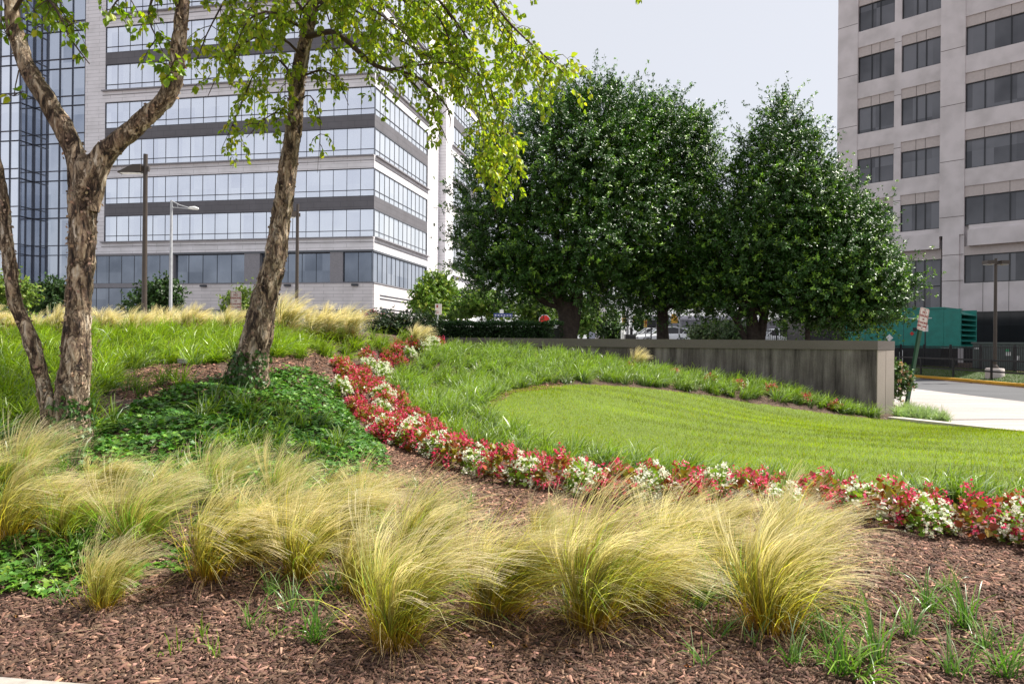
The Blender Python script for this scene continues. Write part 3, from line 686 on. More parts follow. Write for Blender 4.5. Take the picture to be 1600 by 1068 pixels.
# parking lot lamp with concrete foot
lp = empty('lot_lamp', (20.9, 32, .2), 0, 'brown twin head parking lamp on round concrete foot', 'street lamp')
b = MB(); b.tube([(0, 0, -.15), (0, 0, .42), (0, 0, .45)], [.36, .36, .33], 24); b.build('concrete_foot', M['precast_tan'], lp)
b = MB(); b.tube([(0, 0, .45), (0, 0, .5), (0, 0, .62)], [.16, .16, .07], 12); b.tube([(0, 0, .6), (0, 0, 5.2)], [.075, .06], 10); b.build('pole', M['bronze'], lp)
for sx in (-.34, .34):
    b = MB(); b.box(sx*.9, 0, 5.02, .34, .4, .16); b.box(sx*.35, 0, 5.05, .25, .06, .06); h_ = b.build('lamp_head', M['bronze'], lp)
    b = MB(); b.box(sx*.9, 0, 4.93, .28, .34, .02); b.build('lens', M['white_paint'], h_)
# white bollard and little sign behind the fence
bo = MB(); bo.tube([(0, 0, 0), (0, 0, .9), (0, 0, 1.02), (0, 0, 1.06)], [.11, .11, .08, .02], 16); o = bo.build('bollard', M['white_paint'], None, (22.9, 43.5, .3))
tag(o, 'short white round topped bollard behind the picket fence', 'bollard')
ss = empty('small_sign', (22.5, 40.3, .3), 0, 'small white notice on thin black post before the generator', 'sign')
b = MB(); b.tube([(0, 0, 0), (0, 0, 2.1)], .025, 8); b.build('post', M['black_paint'], ss)
b = MB(); b.box(0, -.04, 2.25, .26, .015, .36, rad(-30)); b.build('sign_plate', M['white_paint'], ss)

def parking_sign(loc, rz, tilt, h, w, ph, label, pole_mat, pole_w=.06, foot=0):
    s = empty('parking_sign', loc, 0, label, 'sign')
    s.rotation_euler = (0, tilt, 0)
    b = MB(); b.box(0, 0, (h+foot)/2-.1+foot*0, pole_w, pole_w*.5, h-.12, rz); b.build('post', pole_mat, s)
    u = Vector((math.cos(rz), math.sin(rz), 0)); n = Vector((math.sin(rz), -math.cos(rz), 0)); zc = h-.1
    # plate with rounded corners and red border line
    r = .05; poly_ = []
    for cx_, cy_, a0 in ((w/2-r, ph/2-r, 0), (-w/2+r, ph/2-r, 90), (-w/2+r, -ph/2+r, 180), (w/2-r, -ph/2+r, 270)):
        for a in (0, 30, 60, 90): poly_.append((cx_+r*math.cos(rad(a0+a)), cy_+r*math.sin(rad(a0+a))))
    b = MB(); b.prism(poly_, n*(pole_w*.25+.004)+Vector((0, 0, zc)), u, (0, 0, 1), n, .006); pl = b.build('sign_plate', M['sign_white'], s)
    off = n*(pole_w*.25+.0125)
    b = MB(); k = Vector((0, 0, zc))+off; t = .008; wi = w/2-.02; hi = ph/2-.02
    for a0, a1, c0, c1 in ((-wi, wi, hi-t, hi), (-wi, wi, -hi, -hi+t), (-wi, -wi+t, -hi+t, hi-t), (wi-t, wi, -hi+t, hi-t)):
        b.fbox(k, u, n, a0, a1, c0, c1, 0, .002)
    b.build('sign_border', M['sign_red'], pl)
    ls = ph/7.2
    for i, (tx, sc) in enumerate((('NO', 1.05), ('PARKING', .92), ('OR', .6), ('STANDING', .82), ('FIRE LANE', .86))):
        z = zc+ph*(.30-.155*i)
        text_mesh('sign_text', tx, ls*sc*1.15, off+Vector((0, 0, z)), u, (0, 0, 1), M['sign_red'], pl, .002, 'CENTER', .0012)
    b = MB()
    for z in (zc+hi-.03, zc-hi+.03): b.tube([off+Vector((0, 0, z)), off+Vector((0, 0, z))+n*.01], .014, 8)
    b.build('bolt', M['black_paint'], pl)
    return s
M['sign_white'] = plain('sign_face', (.66, .60, .54), .5); M['sign_red'] = plain('sign_red', (.30, .05, .04), .5)
M['green_post'] = plain('green_post', (.015, .07, .03), .5)
q = V3(1416, 636, 19.2)
parking_sign((q.x, q.y, 0), rad(25), rad(9.6), 2.42, .36, .58, 'leaning fire lane sign on green post beside the wall end', M['green_post'], .11)
q = V3(369, 470, 23)
parking_sign((q.x, q.y, 1.3), rad(-10), 0, q.z-1.3+.1, .36, .60, 'upright fire lane sign behind the feather grass crest', M['grey_paint'], .06)

# ---------------------------------------------------------------- street furniture beyond the crest
def lamp(px, pyt, d, head_rz, label):
    q = V3(px, pyt, d); s = empty('street_lamp', (q.x, q.y, 1.3), 0, label, 'street lamp'); h = q.z-1.3
    b = MB(); b.tube([(0, 0, 0), (0, 0, h)], [.105, .085], 14); b.build('pole', M['bronze'], s)
    u = Vector((math.cos(head_rz), math.sin(head_rz), 0)); n = Vector((-u.y, u.x, 0)); z = h-.62
    b = MB()
    A = [(.12, .16), (.12, -.16), (.55, -.18), (1.0, -.08), (1.0, -.04), (.55, .20)]
    A = [(.12, -.12), (1.02, -.18), (1.02, -.15), (.45, .16), (.12, .18)]
    b.prism([(a, c) for a, c in A], u*0+n*-.2+Vector((0, 0, z)), u, (0, 0, 1), n, .4); b.box(0, 0, z+.02, .3, .12, .2, head_rz); hd = b.build('lamp_head', M['bronze'], s)
    b = MB(); b.box(u.x*.55, u.y*.55, z-.165, .8, .3, .02, head_rz); b.build('lens', M['white_paint'], hd)
    return s
lamp(227.5, 241, 30, rad(184), 'dark bronze lamp post with wedge head, nearest the forked birch')
lamp(465, 319, 42, rad(215), 'dark bronze lamp post right of the single trunk birch')
q = V3(268, 313, 45); s = empty('street_lamp', (q.x, q.y, 1.3), 0, 'slim light grey street light with a curved bracket arm', 'street lamp'); h = q.z-1.3
b = MB(); b.tube([(0, 0, 0), (0, 0, h)], [.11, .07], 12); b.build('pole', M['grey_paint'], s)
b = MB(); b.tube([(0, 0, h-.02), (.5, 0, h-.28), (1.0, 0, h-.42), (1.3, 0, h-.5)], .03, 8); b.tube([(0, 0, h-.42), (.6, 0, h-.46), (1.1, 0, h-.5)], .03, 8); b.tube([(.35, 0, h-.2), (.4, 0, h-.45)], .02, 6); b.build('arm', M['grey_paint'], s)
b = MB(); b.tube([(1.0, 0, h-.47), (1.15, 0, h-.45), (1.4, 0, h-.45), (1.62, 0, h-.5), (1.68, 0, h-.52)], [.03, .09, .11, .07, .01], 10); b.build('lamp_head', M['white_paint'], s)
# round blue sign
q = V3(601, 487, 60); s = empty('round_sign', (q.x, q.y, 1.3), 0, 'round blue sign with a white ring above the rose bush', 'sign'); h = q.z-1.3
b = MB(); b.tube([(0, .06, 0), (0, .06, h+.1)], .04, 8); b.build('post', M['grey_paint'], s)
b = MB(); b.tube([(0, 0, h), (0, -.03, h)], .31, 28, smooth=False); d_ = b.build('sign_plate', plain('sign_blue', (.03, .05, .22), .4), s)
b = MB()
for k in range(28):
    a0 = 2*PI*k/28; a1 = 2*PI*(k+1)/28
    b.prism([(.31*math.cos(a0), .31*math.sin(a0)), (.31*math.cos(a1), .31*math.sin(a1)), (.27*math.cos(a1), .27*math.sin(a1)), (.27*math.cos(a0), .27*math.sin(a0))], (0, -.031, h), (1, 0, 0), (0, 0, 1), (0, -1, 0), .01)
for x0, x1, y0, y1 in ((-.16, .16, -.15, -.10), (-.14, -.08, -.1, .08), (-.03, .03, -.1, .08), (.08, .14, -.1, .08), (-.17, .17, .08, .13)): b.fbox((0, -.031, h), (1, 0, 0), (0, -1, 0), x0, x1, y0, y1, 0, .01)
b.build('sign_emblem', M['white_paint'], d_)
q = V3(684, 483, 42); s = empty('street_sign', (q.x, q.y, 1.3), 0, 'small tan and white street sign above the clipped hedge', 'sign'); h = q.z-1.3
b = MB(); b.box(0, .05, h/2, .08, .06, h); b.build('post', M['grey_paint'], s)
b = MB(); b.box(0, 0, h, .30, .03, .62); b.box(.18, .05, h, .06, .1, .62); pl = b.build('sign_plate', M['sign_white'], s)
b = MB(); b.box(-.03, -.02, h+.17, .10, .01, .16); b.box(-.02, -.02, h-.12, .16, .01, .03); b.box(-.02, -.02, h-.2, .16, .01, .03); b.build('sign_marking', M['sign_red'], pl)
q = V3(563, 487, 40); b = MB(); b.tube([(0, 0, 0), (0, 0, q.z-1.3)], .05, 10); b.tube([(0, 0, q.z-1.3), (0, 0, q.z-1.2)], [.07, .03], 10)
tag(b.build('bollard', M['grey_paint'], None, (q.x, q.y, 1.3)), 'slim pale metal post beside the shop entrance', 'post')
q = V3(786, 492, 55); s = empty('banner_sign', (q.x, q.y, 1.3), 0, 'long low blue sign just above the hedge top', 'sign'); h = q.z-1.3
b = MB(); b.box(0, 0, h, 1.4, .06, .26); pl = b.build('sign_plate', plain('banner_blue', (.03, .05, .2), .4), s)
b = MB()
for i in range(6): b.box(-.55+i*.22, -.035, h-.02, .12, .01, .06)
b.build('sign_marking', M['white_paint'], pl)
b = MB(); b.box(-.1, 0, h+.28, .28, .05, .3); b.build('panel', M['white_paint'], s)
b = MB(); b.box(-.6, .05, h/2, .06, .06, h); b.box(.6, .05, h/2, .06, .06, h); b.build('post', M['grey_paint'], s)
# stop sign (its upper half shows over the hedge)
q = V3(851, 500.5, 50); s = empty('stop_sign', (q.x, q.y, 1.3), 0, 'red octagonal sign showing above the hedge left of holly trunk', 'sign'); h = q.z-1.3; R_ = .42
def octa(r): return [(r*math.cos(rad(22.5+45*k)), r*math.sin(rad(22.5+45*k))) for k in range(8)]
b = MB(); b.prism(octa(R_*1.0), (0, 0, h), (1, 0, 0), (0, 0, 1), (0, -1, 0), .01); b.build('sign_border', M['white_paint'], s)
b = MB(); b.prism(octa(R_*.88), (0, -.011, h), (1, 0, 0), (0, 0, 1), (0, -1, 0), .006); b.build('sign_plate', plain('stop_red', (.75, .03, .02), .4), s)
b = MB(); b.box(0, .05, h/2, .07, .05, h); b.build('post', M['grey_paint'], s)
# traffic signals
sigy = plain('signal_yellow', (.60, .33, .03), .5)
q = V3(981, 462, 75); s = empty('traffic_signal', (q.x, q.y, 1.3), 0, 'mast arm traffic signal with two yellow heads between the hollies', 'traffic light'); h = q.z-1.3
b = MB(); b.tube([(0, 0, 0), (0, 0, h)], [.15, .11], 12); b.build('pole', M['grey_paint'], s)
za = V3(981, 498.5, 75).z-1.3
b = MB(); b.tube([(.8, 0, za), (-3.6, 0, za)], [.09, .06], 10); b.build('mast_arm', M['white_paint'], s)
for dx in (-.42, .68):
    b = MB(); b.box(dx, -.18, za-.1, .32, .25, 1.0); hd = b.build('signal_head', sigy, s)
    for i, c in enumerate(('red', 'amber', 'green')):
        b = MB(); z_ = za+.22-i*.32; b.tube([(dx, -.31, z_), (dx, -.4, z_)], .12, 12); b.build(c+'_lens', M['black_paint'], hd)
b = MB(); b.box(.12, -.15, za+.05, .5, .03, .25); b.build('street_name_plate', M['grey_paint'], s)
q = V3(1061.5, 488, 48); s = empty('pedestrian_signal', (q.x, q.y, 1.3), 0, 'yellow pedestrian signal on a grey pole right of middle holly', 'traffic light'); h = q.z-1.3
b = MB(); b.tube([(0, 0, 0), (0, 0, h)], .05, 10); b.build('pole', M['grey_paint'], s)
b = MB(); b.box(-.32, 0, h-.48, .34, .25, .42, rad(30)); b.box(-.36, 0, h-.2, .22, .2, .2, rad(20)); b.build('signal_head', sigy, s)
b = MB(); b.tube([(0, 0, h-.65), (-.25, 0, h-.4)], .025, 8); b.build('bracket', M['white_paint'], s)
q = V3(1009, 505, 60); s = empty('traffic_signal', (q.x, q.y, 1.3), 0, 'small orange signal head beside the dark sign board', 'traffic light'); h = q.z-1.3
b = MB(); b.tube([(0, 0, 0), (0, 0, h)], .05, 8); b.build('pole', M['grey_paint'], s); b = MB(); b.box(0, -.1, h, .3, .2, .6); b.build('signal_head', sigy, s)
b = MB(); b.tube([(0, -.2, h+.05), (0, -.27, h+.05)], .1, 10); b.build('red_lens', M['red_paint'], s)
q = V3(1018, 506, 52); s = empty('sign_board', (q.x, q.y, 1.3), 0, 'black rectangular board over the white cars', 'sign'); h = q.z-1.3
b = MB(); b.box(0, 0, h, .62, .12, .56); b.build('board', M['black_paint'], s); b = MB(); b.box(0, .1, h/2, .08, .08, h); b.build('post', M['black_paint'], s)
q = V3(984.5, 519, 30); s = empty('utility_cabinet', (q.x, q.y, 1.3), 0, 'black utility cabinet with a short stack before the white car', 'cabinet')
b = MB(); b.box(0, 0, .3, .42, .35, .62); b.box(0, 0, .63, .46, .39, .03); b.build('cabinet', M['black_paint'], s)
b = MB(); b.box(.05, 0, .78, .1, .1, .3); b.build('stack', M['black_paint'], s)
for i, px in enumerate((971.5, 975)):
    q = V3(px, 519, 34); b = MB(); b.tube([(0, 0, 0), (0, 0, q.z-1.3+.05), (0, 0, q.z-1.3+.12)], [.045, .045, .01], 10)
    tag(b.build('bollard', M['white_paint'], None, (q.x, q.y, 1.3)), ['white bollard, the left one beside the black cabinet', 'white bollard, the one nearer the black cabinet'][i], 'bollard', 'bollards by the cabinet')
# far buildings
fb = empty('warehouse', (26, 120, 1.3), 0, 'low grey flat roofed building behind the parked cars', 'building')
b = MB(); b.fbox(O0, (1, 0, 0), (0, -1, 0), 1.5, 18, 0, 4.1, -14, 0); b.build('wall', plain('grey_cladding', (.14, .145, .17), .6), fb)
b = MB(); b.fbox(O0, (1, 0, 0), (0, -1, 0), 1.2, 18.3, 4.1, 4.35, -14.2, .2); b.fbox(O0, (1, 0, 0), (0, -1, 0), -1, 14, 0, 5.3, -24, -14.3); b.build('roof', plain('grey_roof', (.28, .28, .32), .6), fb)
text_mesh('lettering', 'FF', 1.5, Vector((3.4, -.05, 2.4)), (1, 0, 0), (0, 0, 1), M['lettering'], fb, .05, 'CENTER', .05)
fb2 = empty('far_tower', (19.8, 190, 1.3), 0, 'distant pale tower with a glass corner between two holly trunks', 'building')
b = MB(); b.fbox(O0, (1, 0, 0), (0, -1, 0), 1.6, 4.6, 0, 22, -6, 0); b.build('wall', M['white_stone'], fb2)
for i in range(5):
    b = MB(); b.fbox(O0, (1, 0, 0), (0, -1, 0), 0, 1.55, .5+i*4, 4+i*4, -6, -.1); b.build('window', M['glass_curtain'], fb2)
b = MB(); b.fbox(O0, (1, 0, 0), (0, -1, 0), 0, 1.58, 0, 22, -6.1, -.2); b.build('core_wall', M['frame_grey'], fb2)

# white cars
M['car_paint'] = plain('white_car_paint', (.75, .76, .78), .25, var=.02, spec=.6)
M['tyre'] = plain('tyre_rubber', (.02, .02, .02), .8); M['rim'] = plain('rim_alloy', (.35, .35, .37), .3, .8)
def suv(loc, rz, label):
    s = empty('parked_car', loc, rz, label, 'car', 'white cars beyond the wall')
    # stations along x (front at -x): z bottom, bonnet/belt height, half width
    st = [(-2.32, .42, .62, .70), (-2.25, .30, .80, .84), (-1.9, .25, .95, .91), (-1.2, .25, 1.04, .93), (-.6, .25, 1.08, .94), (.6, .25, 1.10, .94), (1.6, .25, 1.12, .93), (2.05, .28, 1.08, .88), (2.3, .40, .95, .80)]
    b = MB(); vs = []; n = 8
    for x, zb_, zt, w_ in st:
        for y, z in ((-w_*.9, zb_), (-w_, zb_+.2), (-w_, zt-.2), (-w_*.90, zt), (w_*.90, zt), (w_, zt-.2), (w_, zb_+.2), (w_*.9, zb_)): vs.append((x, y, z))
    fs = [(i*n+k, i*n+(k+1) % n, (i+1)*n+(k+1) % n, (i+1)*n+k) for i in range(len(st)-1) for k in range(n)]
    b.add(vs, fs, None, True); b.add(vs[:n], [tuple(range(n))]); b.add(vs[-n:], [tuple(range(n))]); 
    # roof shell
    rf_ = [(-.35, 1.58), (.1, 1.66), (.9, 1.67), (1.5, 1.60), (1.9, 1.50)]
    vs = [(x, y, z+(.02 if abs(y) < .5 else 0)) for x, z in rf_ for y in (-.62, -.3, .3, .62)]
    fs = [(i*4+k, i*4+k+1, (i+1)*4+k+1, (i+1)*4+k) for i in range(4) for k in range(3)]; b.add(vs, fs, None, True)
    for sy in (-1, 1):
        for (x0, z0), (x1, z1) in (((-1.05, 1.05), (-.33, 1.57)), ((.15, 1.09), (.2, 1.65)), ((1.55, 1.10), (1.95, 1.50)), ((2.2, 1.05), (1.9, 1.52))):
            b.tube([(x0, sy*.86, z0), (x1, sy*.63, z1)], .04, 6)
        b.tube([(-.35, sy*.62, 1.58), (.9, sy*.62, 1.665), (1.9, sy*.62, 1.49)], .04, 6)
    b.build('body', M['car_paint'], s)
    b = MB(); rr = [(-1.05, 1.06, .84, 1), (-.34, 1.56, .61, 1), (.9, 1.64, .61, 1), (1.88, 1.48, .60, 1), (2.2, 1.06, .80, 1)]
    poly_ = [(x, z) for x, z, w_, _ in rr]
    vs = [(x, -w_, z) for x, z, w_, _ in rr]+[(x, w_, z) for x, z, w_, _ in rr]
    b.add(vs, [(0, 1, 2, 3, 4), (9, 8, 7, 6, 5), (0, 5, 6, 1), (1, 6, 7, 2), (2, 7, 8, 3), (3, 8, 9, 4), (4, 9, 5, 0)]); b.build('window', M['black_glass'], s)
    for x in (-1.42, 1.40):
        for sy in (-1, 1):
            b = MB(); b.tube([(x, sy*.74, .35), (x, sy*.955, .35)], .36, 24, smooth=False); wh = b.build('wheel', M['tyre'], s)
            b = MB(); b.tube([(x, sy*.955, .35), (x, sy*.965, .35)], .24, 16, smooth=False); b.build('rim', M['rim'], wh)
            b = MB(); vs_ = []; K = 14
            for k in range(K+1):
                a = PI*k/K
                for r_2 in (.40, .46): vs_.append((x+r_2*math.cos(a), sy*.95, .35+r_2*math.sin(a)))
            b.add(vs_, [(2*k, 2*k+1, 2*k+3, 2*k+2) for k in range(K)]); b.build('wheel_arch', M['tyre'], s)
    for sy in (-1, 1):
        b = MB(); b.box(-2.18, sy*.68, .76, .2, .3, .12); b.build('headlight', M['rim'], s)
        b = MB(); b.box(2.22, sy*.72, .98, .12, .28, .14); b.build('tail_light', M['red_paint'], s)
        b = MB(); b.box(-.75, sy*1.0, 1.12, .16, .2, .13); b.build('mirror', M['car_paint'], s)
    b = MB(); b.box(1.95, 0, 1.53, .3, 1.1, .04); b.build('spoiler', M['car_paint'], s)
    return s
q = V3(1033, 540, 62); suv((q.x, q.y, 1.3), rad(3), 'white hatchback SUV side on behind the middle holly trunk')
q = V3(1020, 540, 67); suv((q.x-.3, q.y, 1.33), rad(3), 'white car half hidden behind the nearer white SUV')
q = V3(1207, 540, 62); suv((q.x, q.y, 1.22), rad(10), 'white car nose below the wall top between right hollies')
# ================================================================ vegetation
def nrm(v): return v/np.maximum(np.linalg.norm(v, axis=-1, keepdims=True), 1e-9)
def ribbons(root, dir0, length, width, droop, segs=4, wind=None, c0=(.1, .2, .02), c1=None, c2=None, taper=.75, flat=None, jit=None, r=rng):
    """grass blades: returns verts, quad faces, colours"""
    n = len(root); L = np.broadcast_to(length, n)[:, None]; Wd = np.broadcast_to(width, n)[:, None]; dr = np.broadcast_to(droop, n)[:, None]
    p = root.copy(); d = nrm(dir0); side = nrm(np.cross(d, np.array([0, 0, 1.])+r.normal(0, .25, (n, 3))))
    V = np.empty((n, segs+1, 2, 3), np.float32); C = np.empty((n, segs+1, 2, 3), np.float32)
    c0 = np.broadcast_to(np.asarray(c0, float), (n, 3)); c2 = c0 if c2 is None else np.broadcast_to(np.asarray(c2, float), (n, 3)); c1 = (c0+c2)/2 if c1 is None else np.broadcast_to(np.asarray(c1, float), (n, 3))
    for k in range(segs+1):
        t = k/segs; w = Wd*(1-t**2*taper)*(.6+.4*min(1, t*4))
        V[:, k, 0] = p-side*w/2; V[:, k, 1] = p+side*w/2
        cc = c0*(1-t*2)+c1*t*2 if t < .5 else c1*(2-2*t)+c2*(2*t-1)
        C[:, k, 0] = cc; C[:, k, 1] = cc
        dd = d+dr*np.array([0, 0, -1.])*(t+.15)/segs*2
        if wind is not None: dd = dd+wind*(t+.1)/segs*2
        d = nrm(dd); p = p+d*L/segs
    b = (np.arange(n)*(segs+1)*2)[:, None]; k = np.arange(segs)[None, :]*2
    F = np.stack([b+k, b+k+1, b+k+3, b+k+2], -1).reshape(-1, 4)
    return V.reshape(-1, 3), F, C.reshape(-1, 3)
def merge(parts):
    V = []; F = []; C = []; o = 0
    for v, f, c in parts: V.append(v); F.append(f+o); C.append(c); o += len(v)
    return np.concatenate(V), np.concatenate(F), np.concatenate(C)
def hdir(n, tilt0, tilt1, r=rng, az=None):
    a = r.uniform(0, 2*PI, n) if az is None else az; t = r.uniform(tilt0, tilt1, n)
    return np.stack([np.cos(a)*np.sin(t), np.sin(a)*np.sin(t), np.cos(t)], 1)
def stamp(tv, tf, pos, X, Y, Z, s, col):
    """copies of a small template (axes X,Y,Z) at pos"""
    n = len(pos); k = len(tv); s = np.broadcast_to(s, n)[:, None, None]
    V = pos[:, None]+s*(tv[None, :, 0:1]*X[:, None]+tv[None, :, 1:2]*Y[:, None]+tv[None, :, 2:3]*Z[:, None])
    F = (tf[None]+(np.arange(n)*k)[:, None, None]).reshape(-1, tf.shape[1]); C = np.repeat(col, k, axis=0)
    return V.reshape(-1, 3), F, C
def axes(d, up=None, r=rng):
    """frame with Y along d and Z near up"""
    n = len(d); Y = nrm(d); up = r.normal(0, 1, (n, 3)) if up is None else up
    X = nrm(np.cross(Y, up)); Z = np.cross(X, Y); return X, Y, Z
def colvar(base, n, v=.2, hv=.1, r=rng):
    c = np.asarray(base, float)*(1+r.uniform(-v, v, (n, 1))); c = c*(1+r.uniform(-hv, hv, (n, 3))); return np.clip(c, 0, 1)
# leaf templates, Y = length
LEAF = np.array([(0, 0, 0), (-.26, .30, .06), (-.22, .62, .04), (0, 1, -.06), (.22, .62, .04), (.26, .30, .06), (0, .45, -.03)]); LEAFF = np.array([(0, 6, 1), (1, 6, 2), (2, 6, 3), (3, 6, 4), (4, 6, 5), (5, 6, 0)])
BL = np.array([(0, 0, 0), (-.34, .26, .05), (0, 1, -.08), (.34, .26, .05)]); BLF = np.array([(0, 2, 1), (0, 3, 2)])
HL = np.array([(0, 0, 0), (-.23, .5, .07), (0, 1, -.03), (.23, .5, .07)]); HLF = np.array([(0, 2, 1), (0, 3, 2)])
IV = np.array([(0, 0, 0), (-.42, -.10, .03), (-.30, .25, .05), (-.52, .45, .0), (-.17, .55, .05), (0, 1, -.06), (.17, .55, .05), (.52, .45, 0), (.30, .25, .05), (.42, -.10, .03), (0, .25, -.03)])
IVF = np.array([(10, i+1, i) for i in range(9)]+[(10, 0, 9)])

# ---- lawn blades
x, y = scatter(LAWN, 1900); k = (x < 10.5) | (y > 9); x = x[k]; y = y[k]; n = len(x)
patch = np.sin(x*1.3+np.sin(y*.9)*1.2)*np.sin(y*3.1+x*.4)*.5+np.sin(x*.6+2)*np.sin(y*1.7)*.4+.55*np.sign(np.sin((y+.27*x)*7.5))*np.clip(np.sin(x*.7+y*.4)+.9, 0, 1)
c0 = colvar((.17, .26, .002), n, .42)*(1+.40*patch[:, None]); yel = (rng.random(n) < .10)[:, None]; c0 = np.where(yel, c0*[1.6, 1.15, 1.5], c0)
pl_ = ((np.sin(x*1.9+1.5*np.sin(y*.8))*np.sin(y*1.5+x*.5) > .35) & (rng.random(n) < .5))[:, None]; c2 = np.where(pl_, np.array([.42, .50, .20]), c0*[1.6, 1.35, 1.2])
root = np.stack([x, y, H(x, y)+.008], 1)
v, f, c = ribbons(root, hdir(n, .15, .95), rng.uniform(.022, .055, n)*(1+.5*(rng.random(n) < .06)), rng.uniform(.005, .010, n), .35, 1, None, c0*.85, None, c2, .8)
tag(link('mown_grass', np_mesh('mown_grass', v, f, c), M['lawn']), 'short bright green mown grass of the oval lawn', 'grass', kind='stuff')
# verge grass by the fence
x = rng.uniform(20, 22.5, 16000); y = rng.uniform(24, 52, 16000); root = np.stack([x, y, H(x, y)], 1)
v, f, c = ribbons(root, hdir(len(x), .1, .7), .07, .02, .3, 1, None, colvar((.05, .10, .015), len(x)))
tag(link('verge_grass', np_mesh('verge_grass', v, f, c), M['lawn']), 'dark green grass strip behind the yellow kerb', 'grass', kind='stuff')

# ---- liriope masses
def liriope_mass(name, polyw, clumps, per, label, base=(.03, .085, .006), light=(.29, .43, .025), hgt=.30, glint=.12, wind=(0.1, 0, 0), seed=1, avoid=None, fade=0, wdt=.0115):  # blade feet coloured darker to paint in the shade between blades
    r = np.random.default_rng(seed); x, y = scatter(polyw, clumps, r)
    if avoid is not None: k = ~inside(avoid, x, y); x = x[k]; y = y[k]
    m = len(x); hs = r.uniform(.75, 1.15, m); az = r.uniform(0, 2*PI, m)
    z = H(x, y)
    idx = np.repeat(np.arange(m), per); n = len(idx)
    off = r.normal(0, .035, (n, 2)); root = np.stack([x[idx]+off[:, 0], y[idx]+off[:, 1], z[idx]-.02], 1)
    lean = r.gamma(2, .16, m)[idx]; d = hdir(n, .05, .65, r)+np.stack([np.cos(caz_ := az[idx])*lean+.15, np.sin(caz_)*lean-.05, np.zeros(n)], 1); L = hs[idx]*hgt*r.uniform(.7, 1.35, n)
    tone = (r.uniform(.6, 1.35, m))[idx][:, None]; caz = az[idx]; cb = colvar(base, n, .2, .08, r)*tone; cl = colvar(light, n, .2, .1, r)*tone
    sv = (r.random(n) < glint)[:, None]; cl = np.where(sv, np.array([.42, .52, .32])*r.uniform(.8, 1.2, (n, 1)), cl)  # pale tips paint gloss highlights onto some blades
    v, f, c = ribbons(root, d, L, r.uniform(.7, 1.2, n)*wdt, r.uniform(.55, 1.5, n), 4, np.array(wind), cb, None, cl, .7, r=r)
    o = link(name, np_mesh(name, v, f, c), M['liriope']); tag(o, label, 'ground cover', kind='stuff'); return o
ring = np.concatenate([poly([(2000, 862), (1680, 822), (1560, 808), (1450, 796), (1340, 785), (1240, 776), (1150, 766), (1050, 757), (950, 745), (850, 730), (760, 712), (705, 694), (668, 668), (640, 642), (618, 618), (612, 598), (630, 580), (655, 563), (690, 548), (760, 545)]),
                       np.array([WE+WD*8.2+WN*.15, WE+WD*5+WN*.15, WE+WD*2+WN*.15, WE+WD*.1+WN*.15])])
ringpoly = ring
innr = poly([(2050, 815), (1700, 782), (1400, 772), (1200, 757), (1000, 730), (860, 702), (790, 675), (757, 646), (775, 617), (830, 604), (900, 599), (1000, 603), (1100, 614), (1200, 629), (1300, 644), (1378, 655), (1500, 660), (2000, 700)])
liriope_mass('liriope_border', ring, 42, 32, 'long arching green border grass ringing the oval lawn', glint=.30, avoid=innr, seed=3, hgt=.30, wind=(.2, -.05, 0), wdt=.0125)
WEp = WE+WN*.1
strip = np.array([WE+np.array([.25, -.35]), WE+np.array([.75, -1.1]), WE+np.array([.95, -1.15]), WE+np.array([1.15, -.5]), WE+np.array([1.2, .6]), WE+np.array([.75, .7]), WE+np.array([.6, .25])])
liriope_mass('liriope_tuft_bed', strip, 90, 34, 'pale green grass bed right of the wall end', base=(.09, .19, .04), light=(.36, .46, .2), hgt=.30, seed=5, glint=.4)
left1 = poly([(-150, 523), (-260, 700), (40, 700), (100, 660), (140, 640), (165, 622), (185, 596), (225, 574), (330, 574), (350, 562), (430, 562), (505, 566), (545, 562), (580, 553), (640, 543), (690, 538), (640, 532), (560, 522), (450, 518), (300, 516), (150, 515), (0, 518)])
liriope_mass('liriope_field', left1, 27, 32, 'bright green grass field between the birches and the crest', base=(.05, .12, .005), light=(.33, .47, .02), hgt=.32, seed=7, glint=.08, wind=(.3, 0, 0))
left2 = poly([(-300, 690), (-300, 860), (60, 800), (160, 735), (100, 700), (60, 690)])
liriope_mass('liriope_field', left2, 24, 30, 'dark green shaded grass left of the forked birch base', base=(.04, .11, .015), light=(.10, .2, .04), seed=9)  # blade colours darkened, painting in the shade around the trunk
mid = poly([(310, 650), (350, 625), (470, 640), (540, 690), (520, 745), (430, 770), (330, 770), (250, 745), (300, 700)])
liriope_mass('liriope_patch', mid, 13, 30, 'loose grass tufts mixed through the ivy bed', seed=11, hgt=.27, glint=.2)
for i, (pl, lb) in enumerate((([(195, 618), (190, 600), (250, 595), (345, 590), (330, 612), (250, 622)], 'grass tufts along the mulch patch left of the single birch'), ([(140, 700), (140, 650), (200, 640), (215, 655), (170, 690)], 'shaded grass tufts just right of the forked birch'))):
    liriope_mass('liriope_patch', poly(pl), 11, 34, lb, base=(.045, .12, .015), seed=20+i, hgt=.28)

liriope_mass('liriope_patch', poly([(-80, 850), (-80, 790), (160, 760), (400, 775), (560, 790), (620, 850), (560, 885), (420, 880), (250, 860), (100, 835)]), 11, 30, 'strappy green grass growing between the left feather grasses', base=(.04, .11, .01), light=(.22, .36, .05), seed=23, hgt=.30, glint=.2)
liriope_mass('liriope_patch', poly([(1060, 960), (1100, 920), (1180, 905), (1330, 960), (1430, 1000), (1400, 1060), (1280, 1062), (1120, 1010)]), 5, 26, 'sparse green blades around the rightmost feather grasses', base=(.04, .11, .01), light=(.22, .36, .05), seed=24, hgt=.28, glint=.3)
